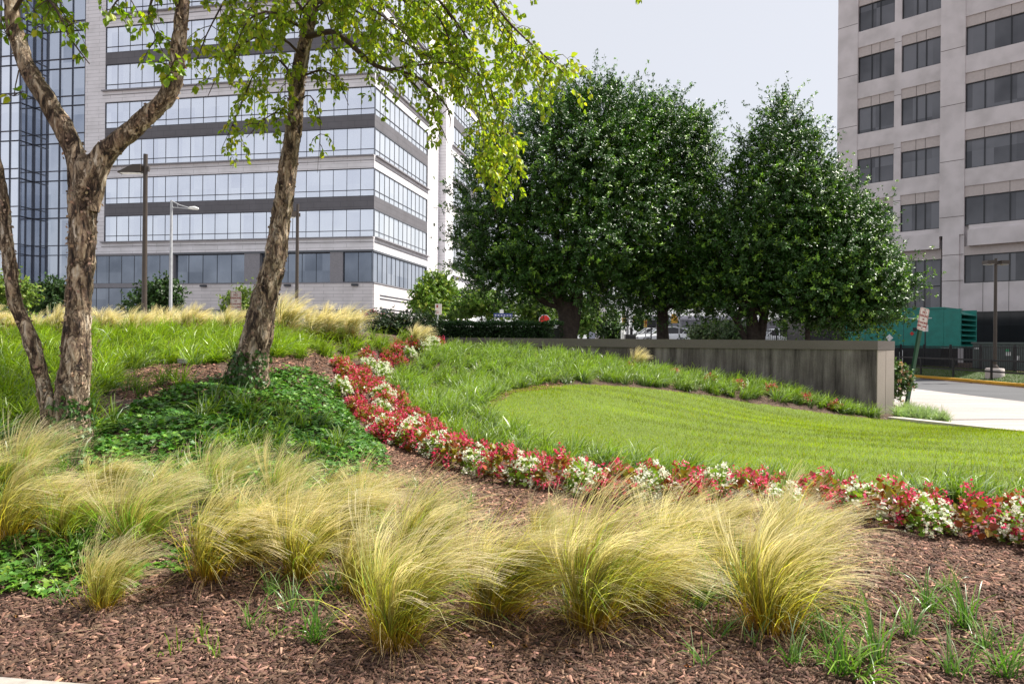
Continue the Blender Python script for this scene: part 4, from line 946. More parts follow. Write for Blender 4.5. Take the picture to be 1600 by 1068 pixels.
# ---- ivy beds
def ivy_bed(polyw, dens, size, label, seed, base=(.06, .165, .02)):
    r = np.random.default_rng(seed); x, y = scatter(polyw, dens, r); n = len(x)
    hump = .05+.05*np.sin(x*5+np.sin(y*4)*1.5)*np.sin(y*6+1)
    z = H(x, y)+np.maximum(.015, hump*r.uniform(.2, 1.35, n))
    X, Y, Z = axes(np.stack([r.normal(0, 1, n), r.normal(-.3, 1, n), r.normal(-.15, .3, n)], 1), np.stack([r.normal(0, .38, n), r.normal(-.15, .38, n), np.ones(n)], 1))
    c = colvar(base, n, .3, .12, r); yng = (r.random(n) < .3)[:, None]; c = np.where(yng, c*[2.3, 1.7, 1.5], c)
    return stamp(IV, IVF, np.stack([x, y, z], 1), X, Y, Z, r.uniform(.7, 1.3, n)*size, c)
ivy1 = poly([(135, 712), (135, 668), (200, 642), (262, 614), (335, 598), (430, 583), (505, 592), (532, 615), (548, 655), (590, 692), (607, 715), (603, 748), (560, 752), (480, 768), (350, 770), (200, 768), (120, 745)])
v, f, c = ivy_bed(ivy1, 1350, .055, '', 31); o = link('ivy_bed', np_mesh('ivy_bed', v, f, c), M['ivy']); tag(o, 'glossy dark green ivy carpet between the two birches and the flowers', 'ivy', kind='stuff')
ivy2 = poly([(-120, 868), (-120, 930), (40, 935), (130, 943), (205, 925), (240, 895), (300, 905), (300, 870), (240, 850), (150, 840), (60, 845)])
v, f, c = ivy_bed(ivy2, 1500, .052, '', 32, (.07, .17, .02)); o = link('ivy_bed', np_mesh('ivy_bed', v, f, c), M['ivy']); tag(o, 'lighter ivy patch at the lower left edge of the mulch', 'ivy', kind='stuff')

# ---- bark mulch chips
CH = np.array([(-.5, -.13, 0), (.5, -.10, .04), (.46, .14, .0), (-.42, .16, .06)]); CHF = np.array([(0, 1, 2, 3)])
CHB = np.array([(-.5, -.12, 0), (.5, -.09, 0), (.5, .09, 0), (-.5, .12, 0), (-.46, -.1, .12), (.45, -.07, .10), (.46, .08, .12), (-.47, .1, .10)]); CHBF = np.array([(4, 5, 6, 7), (0, 1, 5, 4), (1, 2, 6, 5), (2, 3, 7, 6), (3, 0, 4, 7)])
mparts = []
for pl, dn, sz, seed in ((np.array([(-3.4, 3.3), (3.4, 3.3), (4.6, 6.6), (-4.6, 5.2)]), 12500, .021, 41), (poly([(560, 700), (600, 690), (640, 700), (750, 740), (1050, 790), (1400, 830), (1700, 880), (1700, 930), (1200, 900), (700, 850), (560, 780)]), 4200, .030, 42),
                     (poly([(190, 625), (180, 600), (230, 570), (340, 570), (350, 600), (250, 630)]), 1300, .045, 43), (poly([(410, 592), (400, 565), (440, 556), (530, 556), (560, 600), (500, 595)]), 1300, .045, 44), (poly([(600, 690), (560, 650), (530, 620), (520, 590), (560, 560), (640, 620), (700, 690)]), 700, .045, 45), (poly([(757, 646), (740, 650), (755, 622), (800, 604), (880, 596), (880, 604), (800, 616)]), 1500, .04, 46)):
    r = np.random.default_rng(seed); x, y = scatter(pl, dn, r); k = y > 3.96-.14*(x+6); x = x[k]; y = y[k]; n = len(x)
    X, Y, Z = axes(np.stack([r.normal(0, 1, n), r.normal(0, 1, n), r.normal(0, .22, n)], 1), np.stack([r.normal(0, .3, n), r.normal(0, .3, n), np.ones(n)], 1))
    s = r.gamma(1.9, sz/1.9, n).clip(.006, .075); c = colvar((.115, .066, .048) if seed == 41 else (.145, .08, .054), n, .65, .08, r); lt = (r.random(n) < .16)[:, None]; c = np.where(lt, c*[2.3, 2.3, 2.3], c)
    mparts.append(stamp(CHB, CHBF, np.stack([x, y, H(x, y)+r.uniform(-.002, .016, n)], 1), Y, X, Z, s, c))
r = np.random.default_rng(47); x = r.uniform(-3.4, 4.4, 150); y = r.uniform(3.6, 6.6, 150); n = 150
X, Y, Z = axes(np.stack([r.normal(0, 1, n), r.normal(0, 1, n), r.normal(0, .15, n)], 1), np.stack([r.normal(0, .3, n), r.normal(0, .3, n), np.ones(n)], 1))
lv_ = stamp(LEAF, LEAFF, np.stack([x, y, H(x, y)+.022], 1), X, Y, Z, r.uniform(.03, .065, n), colvar((.34, .15, .045), n, .45, .2, r))
st_ = ribbons(np.stack([x, y, H(x, y)+.02], 1), np.stack([r.normal(0, 1, n), r.normal(0, 1, n), np.full(n, .06)], 1), r.uniform(.08, .3, n), .004, 0, 3, None, colvar((.30, .22, .14), n, .3, .05, r), r=r)
def tri4(p): v_, f_, c_ = p; return v_, np.concatenate([f_, f_[:, 2:3]], 1), c_
lvq = []
for q_ in range(0, len(lv_[1]), 2): lvq.append((lv_[1][q_][0], lv_[1][q_][1], lv_[1][q_][2], lv_[1][q_+1][2]))
mparts += [(lv_[0], np.array(lvq), lv_[2]), st_]
v, f, c = merge(mparts); tag(link('bark_mulch', np_mesh('bark_mulch', v, f, c), M['chip']), 'reddish brown shredded bark mulch over the beds', 'mulch', kind='stuff')

# ---- feather grass (stipa)
def stipa_mesh(seed, nb=1500, L=.62, wind=.75, gold=1.0, green=1.0, wd=.0024, pale=1.0, fr=.32):
    r = np.random.default_rng(seed); parts = []
    rad_ = r.gamma(1.6, .028, nb).clip(0, .12); a = r.uniform(0, 2*PI, nb)
    root = np.stack([rad_*np.cos(a), rad_*np.sin(a), np.full(nb, -.02)], 1)
    tl = r.gamma(2.0, .11, nb).clip(0, .8); d = np.stack([np.cos(a)*np.sin(tl), np.sin(a)*np.sin(tl), np.cos(tl)], 1)
    n = nb; lf = r.random(n)
    Ls_ = L*r.uniform(.55, 1.2, n)
    base = colvar((.66*gold, .36*gold, .035), n, .35, .1, r); mid = colvar((.56*green, .57, .06) if pale == 1 else (.72, .66, .38), n, .4, .1, r); gr = (r.random(n) < .25)[:, None]; mid = np.where(gr, mid*[.30, .55, .5], mid)
    tip = colvar((.90, .78, .48) if pale == 1 else (.99, .90, .74), n, .22, .05, r); fresh = (r.random(n) < (fr if pale == 1 else .08))[:, None]; tip = np.where(fresh, mid*[1.35, 1.15, 1.5], tip)
    lk = r.integers(0, 45, n); lkw = np.array([wind, -.10, -.02])*r.uniform(.15, 1.5, (45, 1))+r.normal(0, .22, (45, 3)); lob = lkw[lk]+r.normal(0, .055, (n, 3)); lks = r.uniform(.75, 1.15, 45)[lk]; Ls_ = Ls_*lks; lkc = r.uniform(.7, 1.3, 45)[lk][:, None]; mid = mid*lkc; tip = np.clip(tip*(.6+.4*lkc), 0, 1); d = nrm(d+r.normal(0, .16, (45, 3))[lk]*[1, 1, 0])
    parts.append(ribbons(root, d, Ls_, wd*r.uniform(.5, 1.6, n), r.uniform(.5, 1.7, n), 7, lob, base, mid, tip, .8, r=r))
    # dead skirt
    m = nb//4; a = r.uniform(0, 2*PI, m); tl = r.uniform(.5, 1.25, m)
    root = np.stack([.06*np.cos(a), .06*np.sin(a), np.full(m, 0.0)], 1); d = np.stack([np.cos(a)*np.sin(tl), np.sin(a)*np.sin(tl), np.cos(tl)], 1)
    parts.append(ribbons(root, d, L*r.uniform(.25, .6, m), wd, r.uniform(.6, 1.6, m), 5, np.array([.2, -.1, 0]), colvar((.28, .18, .09), m, .3, .1, r), None, colvar((.5, .38, .22), m, .3, .05, r), .7, r=r))
    # feathery seed heads, bundles sharing one arc
    q = 40; a = r.uniform(0, 2*PI, q); tl = r.uniform(.1, .5, q); d = np.stack([np.cos(a)*np.sin(tl), np.sin(a)*np.sin(tl), np.cos(tl)], 1); k = 13
    idx = np.repeat(np.arange(q), k); m = len(idx)
    rd = np.stack([.03*np.cos(a), .03*np.sin(a), np.zeros(q)], 1)[idx]+r.normal(0, .006, (m, 3)); LL = (L*r.uniform(.95, 1.3, q))[idx]*r.uniform(.9, 1.05, m)
    lw = (np.array([wind, -.1, 0])*r.uniform(.5, 1.3, (q, 1))+r.normal(0, .1, (q, 3)))[idx]+r.normal(0, .05, (m, 3))
    parts.append(ribbons(rd, d[idx]+r.normal(0, .02, (m, 3)), LL, wd*1.1, (r.uniform(.6, 1.2, q))[idx]+r.normal(0, .05, m), 8, lw, colvar((.30, .26, .06), m, .2, .1, r), colvar((.42, .40, .12), m, .2, .1, r), colvar((.95, .84, .60), m, .15, .04, r), .6, r=r))
    v, f, c = merge(parts); v[:, 2] = np.maximum(v[:, 2], -.02+.012*r.random(len(v)))
    return np_mesh('feather_grass', v, f, c)
SM = [stipa_mesh(100+i, [620, 430, 560, 360, 680, 480, 420, 600][i], [.60, .60, .68, .66, .68, .58, .70, .66][i], [.75, 1.4, 1.0, 1.9, 1.2, 1.5, .9, 1.7][i], 1-.04*i, [1, 1.05, .85, 1.1, .9, 1.1, .95, 1.0][i], .0036) for i in range(8)]
SG = [stipa_mesh(180+i, [440, 540, 380][i], [.66, .60, .70][i], [1.0, 1.5, .8][i], .8, [.62, .7, .55][i], .0033, 1.0, .68) for i in range(3)]
ORD = ['first', 'second', 'third', 'fourth', 'fifth', 'sixth', 'seventh', 'eighth', 'ninth', 'tenth', 'eleventh', 'twelfth', 'thirteenth', 'fourteenth', 'fifteenth', 'sixteenth', 'seventeenth', 'eighteenth', 'nineteenth']
def put(name, me, mat, loc, rz, s, label, cat, group=None, tilt=(0, 0), rnd=True):
    o = link(name, me, None)
    if not me.materials: me.materials.append(mat)
    o.location = loc; o.rotation_euler = (tilt[0], tilt[1], rz); o.scale = (s, s, s); return tag(o, label, cat, group)
rows = [('in the foremost row', [(330, 905, 1.0), (470, 905, .85), (560, 930, .8), (622, 1012, 1.05), (775, 962, 1.0), (925, 985, 1.15), (1005, 960, .95), (1205, 985, 1.15)]),
        ('in the second row', [(20, 850, .9), (105, 845, .75), (215, 862, .8), (400, 878, .85), (510, 862, .9), (655, 890, .85), (860, 915, .9), (1060, 912, .95), (1140, 910, .75), (1250, 920, .9)]),
        ('in the back row', [(-20, 785, .8), (45, 775, .75), (160, 785, .7), (255, 800, .75), (340, 790, .7), (440, 805, .8), (520, 800, .75), (580, 820, .8), (850, 865, .75), (1040, 868, .75), (1120, 868, .75), (1215, 870, .8)])]
si = 0
for rl, lst in rows:
    lst = sorted(lst)
    for i, (px, py, s) in enumerate(lst):
        g = G(px, py)[0]; si += 1
        put('feather_grass_clump', SG[si % 3] if (px < 480 and py < 870 and si % 4 != 1) else SM[si*3 % 8], M['stipa'], (g[0], g[1], g[2]), random.uniform(-.45, .45), s*random.uniform(.95, 1.05), f'blond feather grass clump, {ORD[i]} from the left {rl}', 'ornamental grass', 'feather grass in the front bed').scale = (s*random.uniform(.9, 1.25), s*random.uniform(.9, 1.1), s*random.uniform(.82, 1.08))
dead = stipa_mesh(150, 260, .42, .9, 1.1, .9)
g = G(165, 955)[0]; put('feather_grass_clump', dead, M['stipa'], (g[0], g[1], g[2]), .2, .95, 'small thin orange dried grass clump before the lower left ivy', 'ornamental grass')
# crest row
CM = [stipa_mesh(160+i, 800, .62, .9, .8, 1.0, .006, 1.25) for i in range(3)]
j = 0
for px in list(range(-40, 395, 27)):
    g = G(px+random.uniform(-6, 6), 522+random.uniform(-1, 4))[0]; j += 1
    put('feather_grass_clump', CM[j % 3], M['stipa'], (g[0], g[1]+random.uniform(-.2, .5), g[2]-.02), random.uniform(-.3, .3), random.uniform(.62, .92), f'pale crest feather grass clump, {ORD[j-1]} from the left edge', 'ornamental grass', 'feather grass along the crest')
for i, (px, py, s) in enumerate(((445, 524, 1.25), (487, 526, .9), (512, 527, 1.0), (545, 528, 1.05))):
    g = G(px, py)[0]; put('feather_grass_clump', CM[i % 3], M['stipa'], (g[0], g[1], g[2]), random.uniform(-.2, .2), s, f'{ORD[i]} feather grass clump right of the single birch on the crest', 'ornamental grass', 'feather grass right of the birch')
g = G(652, 541)[0]; put('feather_grass_clump', CM[1], M['stipa'], (g[0], g[1], g[2]), 0, .85, 'lone pale feather grass clump before the clipped hedge end', 'ornamental grass')
g = WE+WD*5.3+WN*.25; put('feather_grass_clump', CM[2], M['stipa'], (g[0], g[1], h1(*g)), 0, .75, 'thin wispy grass clump against the concrete wall', 'ornamental grass')

# ---- single liriope clumps on the mulch
def lir_mesh(seed, n=46, L=.30, w=.009, base=(.06, .15, .02), light=(.15, .3, .05), glint=.2):
    r = np.random.default_rng(seed); root = np.stack([r.normal(0, .022, n), r.normal(0, .022, n), np.full(n, -.01)], 1)
    cl = colvar(light, n, .2, .1, r); sv = (r.random(n) < glint)[:, None]; cl = np.where(sv, np.array([.38, .46, .30]), cl)  # some tips coloured pale as painted gloss glints
    v, f, c = ribbons(root, hdir(n, .03, .75, r), L*r.uniform(.45, 1.3, n), w*r.uniform(.7, 1.2, n), r.uniform(.4, 1.6, n), 6, None, colvar(base, n, .2, .1, r), None, cl, .75, r=r)
    v[:, 2] = np.maximum(v[:, 2], .004); return np_mesh('border_grass', v, f, c)
LM = [lir_mesh(200+i, n, L) for i, (n, L) in enumerate(((46, .30), (34, .26), (60, .34), (16, .24)))]
LT = lir_mesh(210, 9, .13, .007, (.12, .22, .02), (.22, .36, .04), 0)
near = [(392, 985, 3, 1.0), (490, 1010, 0, 1.0), (455, 960, 1, .9), (520, 930, 0, .8), (425, 930, 1, .7), (1125, 1000, 3, 1.0), (1100, 940, 2, 1.0), (1150, 935, 2, 1.0), (1420, 1000, 1, 1.0), (1370, 1045, 2, 1.0), (1310, 1055, 0, 1.0), (1240, 1040, 1, .9),
        (1290, 1005, 1, .9), (1450, 960, 0, .9), (1480, 930, 1, .7), (1510, 985, 2, .95), (1540, 1020, 1, .8), (1570, 1060, 0, 1.0), (1490, 1062, 1, 1.0), (1095, 1040, 3, .8), (1395, 900, 3, .5), (1180, 1010, 3, .8), (730, 930, 0, .8), (690, 905, 0, .8), (885, 960, 1, .8), (60, 905, 1, .8), (115, 880, 0, .9), (100, 950, 3, .8), (330, 870, 1, .8), (1330, 960, 1, .7), (1280, 1045, 3, .8)]
near = sorted(near)
for i, (px, py, k, s) in enumerate(near):
    g = G(px, py)[0]; zone = 'lower left corner' if px < 350 else ('mulch left of centre' if px < 800 else ('gap between feather grass clumps' if px < 1220 else 'lower right mulch'))
    idx = sum(1 for q in near[:i] if (q[0] < 350, 350 <= q[0] < 800, 800 <= q[0] < 1220) == (px < 350, 350 <= px < 800, 800 <= px < 1220))
    put('border_grass_clump', LM[k], M['liriope'], (g[0], g[1], g[2]), random.uniform(0, 6), s, f'arching strappy green clump, {ORD[idx]} from the left in the {zone}', 'border grass', 'single border grass clumps on the mulch')
back = [(660, 790), (682, 800), (700, 812), (718, 808), (640, 765), (652, 772), (690, 780), (760, 830), (735, 790)]
for i, (px, py) in enumerate(sorted(back)):
    g = G(px, py)[0]; put('border_grass_clump', LM[1], M['liriope'], (g[0], g[1], g[2]), random.uniform(0, 6), random.uniform(.55, .8), f'small dark tuft on the open mulch below the flowers, {ORD[i]} from the left', 'border grass', 'small tufts on the open mulch')
for i, (px, py) in enumerate(((338, 1030), (312, 1005), (270, 1025), (430, 1000))):
    g = G(px, py)[0]; put('grass_seedling', LT, M['liriope'], (g[0], g[1], g[2]), random.uniform(0, 6), 1, f'tiny yellow green grass seedling, number {i+1} in the lower left mulch'.replace('number 1', 'the one nearest the kerb').replace('number 2', 'the upper of the middle pair').replace('number 3', 'the leftmost').replace('number 4', 'the rightmost'), 'seedling', 'seedlings in the mulch')

# ---- begonias
def begonia(seed, kind):
    r = np.random.default_rng(seed); n = 190
    th = np.arccos(r.uniform(.02, 1, n)); ph = r.uniform(0, 2*PI, n); R_ = r.uniform(.6, 1.0, n)
    d = np.stack([np.sin(th)*np.cos(ph), np.sin(th)*np.sin(ph), np.cos(th)], 1); lump = 1+.16*np.sin(ph*3+seed)*np.sin(th*4)
    p = d*np.array([.19, .19, .25])*(R_*lump)[:, None]+[0, 0, .035]
    X, Y, Z = axes(d+r.normal(0, .5, (n, 3)), d*.6+np.array([0, 0, 1])+r.normal(0, .35, (n, 3)))
    if kind == 'red': c = colvar((.24, .20, .025), n, .35, .15, r); k = (r.random(n) < .42)[:, None]; c = np.where(k, c*[1.2, .35, .8], c)
    else: c = colvar((.22, .34, .04), n, .3, .1, r)
    lv = stamp(LEAF*[1.5, 1, 1], LEAFF, p, X, Y, Z, r.uniform(.045, .07, n), c)
    m = 47 if kind == 'red' else 62
    th = np.arccos(r.uniform(.08, 1, m)); ph = r.uniform(0, 2*PI, m); d = np.stack([np.sin(th)*np.cos(ph), np.sin(th)*np.sin(ph), np.cos(th)], 1); lump = 1+.16*np.sin(ph*3+seed)*np.sin(th*4)
    p = d*np.array([.205, .205, .27])*(r.uniform(.93, 1.12, m)*lump)[:, None]+[0, 0, .035]
    m *= 2; idx = np.repeat(np.arange(m//2), 10); pp = p[idx]+r.normal(0, .0135, (m*5, 3)); dd = r.normal(0, 1, (m*5, 3))+d[idx]*.8
    X, Y, Z = axes(dd, d[idx]+r.normal(0, .4, (m*5, 3)))
    fc = colvar((.62, .03, .095) if kind == 'red' else (.85, .86, .70), m*5, .22, .06, r)
    if kind == 'red': pk = (r.random(m*5) < .35)[:, None]; fc = np.where(pk, np.array([.84, .16, .28]), fc)
    fl = stamp(LEAF*[1.7, 1, 1], LEAFF, pp, X, Y, Z, r.uniform(.015, .024, m*5)*(1 if kind == 'red' else 1.2), fc)
    return np_mesh('foliage', *lv), np_mesh('flowers', *fl)
BM = {k: [begonia(300+i+(50 if k == 'red' else 0), k) for i in range(3)] for k in ('red', 'white')}
for k in BM:
    for a, b_ in BM[k]: a.materials.append(M['begonia_leaf']); b_.materials.append(M['petal'])
def place_beg(kind, x, y, s, label, group):
    e_ = empty('begonia', (x, y, h1(x, y)-.01), random.uniform(0, 6), label, 'flower', group); e_.scale = (s, s, s*random.uniform(.92, 1.08))
    a, b_ = random.choice(BM[kind]); link('foliage', a, None, e_); link('flowers', b_, None, e_)['kind'] = 'stuff'
front = [(1960, 920, 'white'), (1885, 908, 'red'), (1805, 893, 'white'), (1735, 880, 'red'), (1660, 868, 'red'), (1597, 850, 'white'), (1530, 842, 'red'), (1452, 836, 'white'), (1392, 822, 'red'), (1345, 808, 'white'), (1285, 803, 'red'), (1225, 806, 'white'), (1170, 795, 'red'), (1118, 786, 'white'), (1068, 788, 'red'), (1018, 783, 'white'), (965, 782, 'red'), (912, 773, 'white'), (868, 764, 'red'), (823, 760, 'white'), (785, 752, 'red'), (748, 741, 'white'), (712, 730, 'red'), (684, 716, 'white'), (657, 708, 'red'), (638, 702, 'white'), (612, 693, 'red')]
cnt = {'red': 0, 'white': 0}
for px, py, kd in front:
    g = G(px, py)[0]
    if px > 1650: lb = {1660: 'crimson begonia cut by the right edge of the photo', 1735: 'first crimson begonia beyond the right edge of the view', 1805: 'first white begonia beyond the right edge of the view', 1885: 'second crimson begonia beyond the right edge of the view', 1960: 'second white begonia beyond the right edge of the view'}[px]
    else:
        lb = f'{"crimson" if kd == "red" else "white"} begonia mound, {ORD[cnt[kd]]} {"crimson" if kd == "red" else "white"} one counted from the right edge'; cnt[kd] += 1
    place_beg(kd, g[0], g[1], 1.22 if kd == 'red' else 1.0, lb, 'begonias edging the lawn border')
brow = [(1452, 800), (1590, 812), (1335, 785), (1215, 776), (1110, 766), (1015, 758), (905, 746), (830, 736), (755, 718), (690, 702)]
for i, (px, py) in enumerate(sorted(brow)):
    g = G(px, py+6)[0]; place_beg('red', g[0], g[1], .85, f'crimson begonia of the rear row against the border grass, {ORD[i]} from the left', 'begonias in the rear row')
band = poly([(640, 695), (600, 690), (560, 655), (533, 625), (525, 600), (530, 578), (560, 563), (600, 552), (650, 541), (690, 541), (655, 555), (622, 575), (600, 592), (602, 615), (625, 640), (655, 664), (690, 690), (680, 700)])
r = np.random.default_rng(5); x, y = scatter(band, 60, r); keep = []
for a, b_ in zip(x, y):
    if all((a-c_)**2+(b_-d_)**2 > .25**2 for c_, d_ in keep): keep.append((a, b_))
for a, b_ in keep:
    kd = 'white' if random.random() < .15 else 'red'; far = b_ > 12.5
    lb = {('red', True): 'crimson begonia in the far upper end of the flower band', ('white', True): 'white begonia in the far upper end of the flower band', ('red', False): 'crimson begonia in the wide curve of the band right of the ivy', ('white', False): 'white begonia in the wide curve of the band right of the ivy'}[(kd, far)]
    place_beg(kd, a, b_, random.uniform(.75, .95), lb, 'begonias in the wide band'+(', far' if far else ', near')+(' red' if kd == 'red' else ' white'))
for i, s in enumerate((1.0, 1.6, 2.3, 3.0, 3.6, 4.4, 5.4)):
    g = WE+WD*s+WN*random.uniform(.75, 1.0); place_beg('red', g[0], g[1], .75, f'small reddish begonia below the wall, {ORD[i]} from the wall end', 'small begonias under the wall')

# ---- ground flood light
g = G(285, 572)[0]; gl_ = empty('flood_light', (g[0], g[1], g[2]), .3, 'small grey ground flood light at the mulch patch edge', 'lamp'); gl_.scale = (.62, .62, .62)
b = MB(); b.tube([(0, 0, 0), (0, 0, .07)], .02, 8); b.build('stake', M['black_paint'], gl_)
b = MB(); b.prism([(-.05, 0), (.05, 0), (.065, .08), (-.065, .08)], (-.09, .0, .07), (0, 1, 0), (0, 0, 1), (1, 0, 0), .18); b.box(0, 0, .156, .2, .15, .012); b.build('housing', M['grey_paint'], gl_)
# ================================================================ trees
from mathutils import noise as mn
def catmull(P_, step):
    P_ = [np.array(p, float) for p in P_]; P_ = [2*P_[0]-P_[1]]+P_+[2*P_[-1]-P_[-2]]; out = []
    for i in range(1, len(P_)-2):
        a, b_, c_, d_ = P_[i-1:i+3]; n = max(2, int(np.linalg.norm((c_-b_)[:3])/step))
        for t in np.arange(n)/n: out.append(.5*((2*b_)+(-a+c_)*t+(2*a-5*b_+4*c_-d_)*t*t+(-a+3*b_-3*c_+d_)*t**3))
    out.append(P_[-2]); return np.array(out)
def bark_tube(pts4, step, n, rough, seed, top_rough=.5):
    """tapering limb (x,y,z,r) with plated bark relief"""
    C_ = catmull(pts4, step); m = len(C_); c = C_[:, :3]; R_ = C_[:, 3]; t = nrm(np.gradient(c, axis=0))
    a = np.cross(t[0], [0, 1, 0.1]); a /= np.linalg.norm(a); V = []
    for i in range(m):
        a = a-t[i]*a.dot(t[i]); a /= np.linalg.norm(a); b_ = np.cross(t[i], a)
        for k in range(n):
            th = 2*PI*k/n; d = a*math.cos(th)+b_*math.sin(th); q = c[i]+d*R_[i]
            v1 = mn.noise(Vector((q[0]*3+seed, q[1]*3, q[2]*1.5))); v2 = mn.noise(Vector((q[0]*14+seed, q[1]*14, q[2]*6))); v3 = abs(mn.noise(Vector((q[0]*34, q[1]*34+seed, q[2]*16))))
            rr = R_[i]*(1+.10*v1)+rough*(v2*1.0+(v3-.25)*.9+(.5 if v2 > .12 else 0))
            V.append(c[i]+d*rr)
    V = np.array(V); i = np.arange(m-1)[:, None]*n; k = np.arange(n)[None, :]; F = np.stack([i+k, i+(k+1) % n, i+n+(k+1) % n, i+n+k], -1).reshape(-1, 4)
    return V, F, np.zeros((len(V), 3)), C_
def pp(l, k=1.0): return [(*P(a, b_, d), r*k) for a, b_, d, r in l]
FLK = np.array([(-.5, 0, 0), (.5, 0, 0), (.55, .5, .05), (-.45, .5, .08), (.4, 1, .42), (-.5, .95, .5)]); FLKF = np.array([(0, 1, 2, 3), (3, 2, 4, 5)])
def flakes(C_, n, seed, size=.02):
    r = np.random.default_rng(seed); i = r.integers(0, len(C_)-1, n); c = C_[i, :3]; R_ = C_[i, 3]; t = nrm(C_[i+1, :3]-c); a = nrm(np.cross(t, r.normal(0, 1, (n, 3))))
    p = c+a*(R_*1.02)[:, None]; tang = np.cross(t, a); sgn = np.where(r.random(n) < .5, 1, -1)[:, None]
    return stamp(FLK, FLKF, p, nrm(t+r.normal(0, .3, (n, 3))), tang*sgn, a, r.uniform(.4, 1.3, n)*size, colvar((.38, .27, .19), n, .45, .08, r))
class Crown:
    def __init__(s, seed): s.r = np.random.default_rng(seed); s.br = []; s.P = []; s.D = []; s.S = []
    def twig(s, p0, d0, L, r0, droop, wig=.25, leaf=.9, n=None, sub=True):
        r = s.r; k = n or max(4, int(L/.09)); pts = [np.array(p0, float)]; d = np.array(d0, float); d /= np.linalg.norm(d)
        for i in range(k):
            d = d+r.normal(0, wig, 3)*.35; d[2] -= droop*(i+1)/k; d /= np.linalg.norm(d); pts.append(pts[-1]+d*L/k)
        pts = np.array(pts); s.br.append((pts, np.linspace(r0, .0018, len(pts)))); 
        if leaf:
            m = int(L/.024*leaf); t = r.uniform(.12, 1, m)*(len(pts)-1); i = np.minimum(t.astype(int), len(pts)-2); q = pts[i]+(pts[i+1]-pts[i])*(t-i)[:, None]
            dd = nrm(pts[i+1]-pts[i]); o = r.normal(0, 1, (m, 3)); o = nrm(o)*.9+dd*.6; o[:, 2] -= .55; s.P.append(q+nrm(o)*.015); s.D.append(o); s.S.append(r.uniform(.65, 1.25, m))
        return pts
    def limb(s, pts4, dens=7, tl=(.35, .8), droop=.55, sub=2, tleaf=.9, start=.15):
        C_ = catmull(pts4, .1); s.br.append((C_[:, :3], C_[:, 3])); r = s.r; seg = np.linalg.norm(np.diff(C_[:, :3], axis=0), axis=1).sum()
        for j in range(int(seg*dens)):
            t = r.uniform(start, 1)*(len(C_)-2); i = int(t); q = C_[i, :3]; ax = C_[i+1, :3]-q; ax /= np.linalg.norm(ax)
            o = r.normal(0, 1, 3); o -= ax*o.dot(ax)*.6; o /= np.linalg.norm(o); d = o*.8+ax*.5+np.array([0, 0, .15]); L = r.uniform(*tl)
            pts = s.twig(q, d, L, .006, droop*r.uniform(.5, 1.5), leaf=tleaf*.8)
            for z in range(sub):
                i2 = r.integers(len(pts)//3, len(pts)); d2 = r.normal(0, 1, 3)+np.array([0, 0, -.1]); s.twig(pts[i2], d2, L*r.uniform(.3, .65), .003, droop*1.4, leaf=tleaf)
    def meshes(s, leaf_size, base, young, yf, lmat, bmat, tree, nside=5):
        parts = []
        for c, R_ in s.br:
            m = len(c); t = nrm(np.gradient(c, axis=0)); a = nrm(np.cross(t, np.array([.3, .9, .2]))); b_ = np.cross(t, a); k = nside if R_[0] > .012 else 3
            th = 2*PI*np.arange(k)/k; V = c[:, None]+(a[:, None]*np.cos(th)[None, :, None]+b_[:, None]*np.sin(th)[None, :, None])*R_[:, None, None]
            i = np.arange(m-1)[:, None]*k; kk = np.arange(k)[None, :]; F = np.stack([i+kk, i+(kk+1) % k, i+k+(kk+1) % k, i+k+kk], -1).reshape(-1, 4); parts.append((V.reshape(-1, 3), F, np.zeros((m*k, 3))))
        v, f, c = merge(parts); br = link('branches', np_mesh('branches', v, f, smooth=True), bmat, tree)
        Pn = np.concatenate(s.P); Dn = np.concatenate(s.D); Sn = np.concatenate(s.S); n = len(Pn); r = s.r
        X, Y, Z = axes(Dn, r.normal(0, .7, (n, 3))+np.array([0, 0, 1.]))
        col = colvar(base, n, .25, .1, r); y = (r.random(n) < yf)[:, None]; col = np.where(y, colvar(young, n, .2, .1, r), col)
        v, f, c = stamp(LEAF*[1.25, 1, 2.0], LEAFF, Pn, X, Y, Z, Sn*leaf_size, col); cr = link('crown', np_mesh('crown', v, f, c), lmat, tree); return n
BASE = (.18, .30, .02); YNG = (.42, .48, .03)
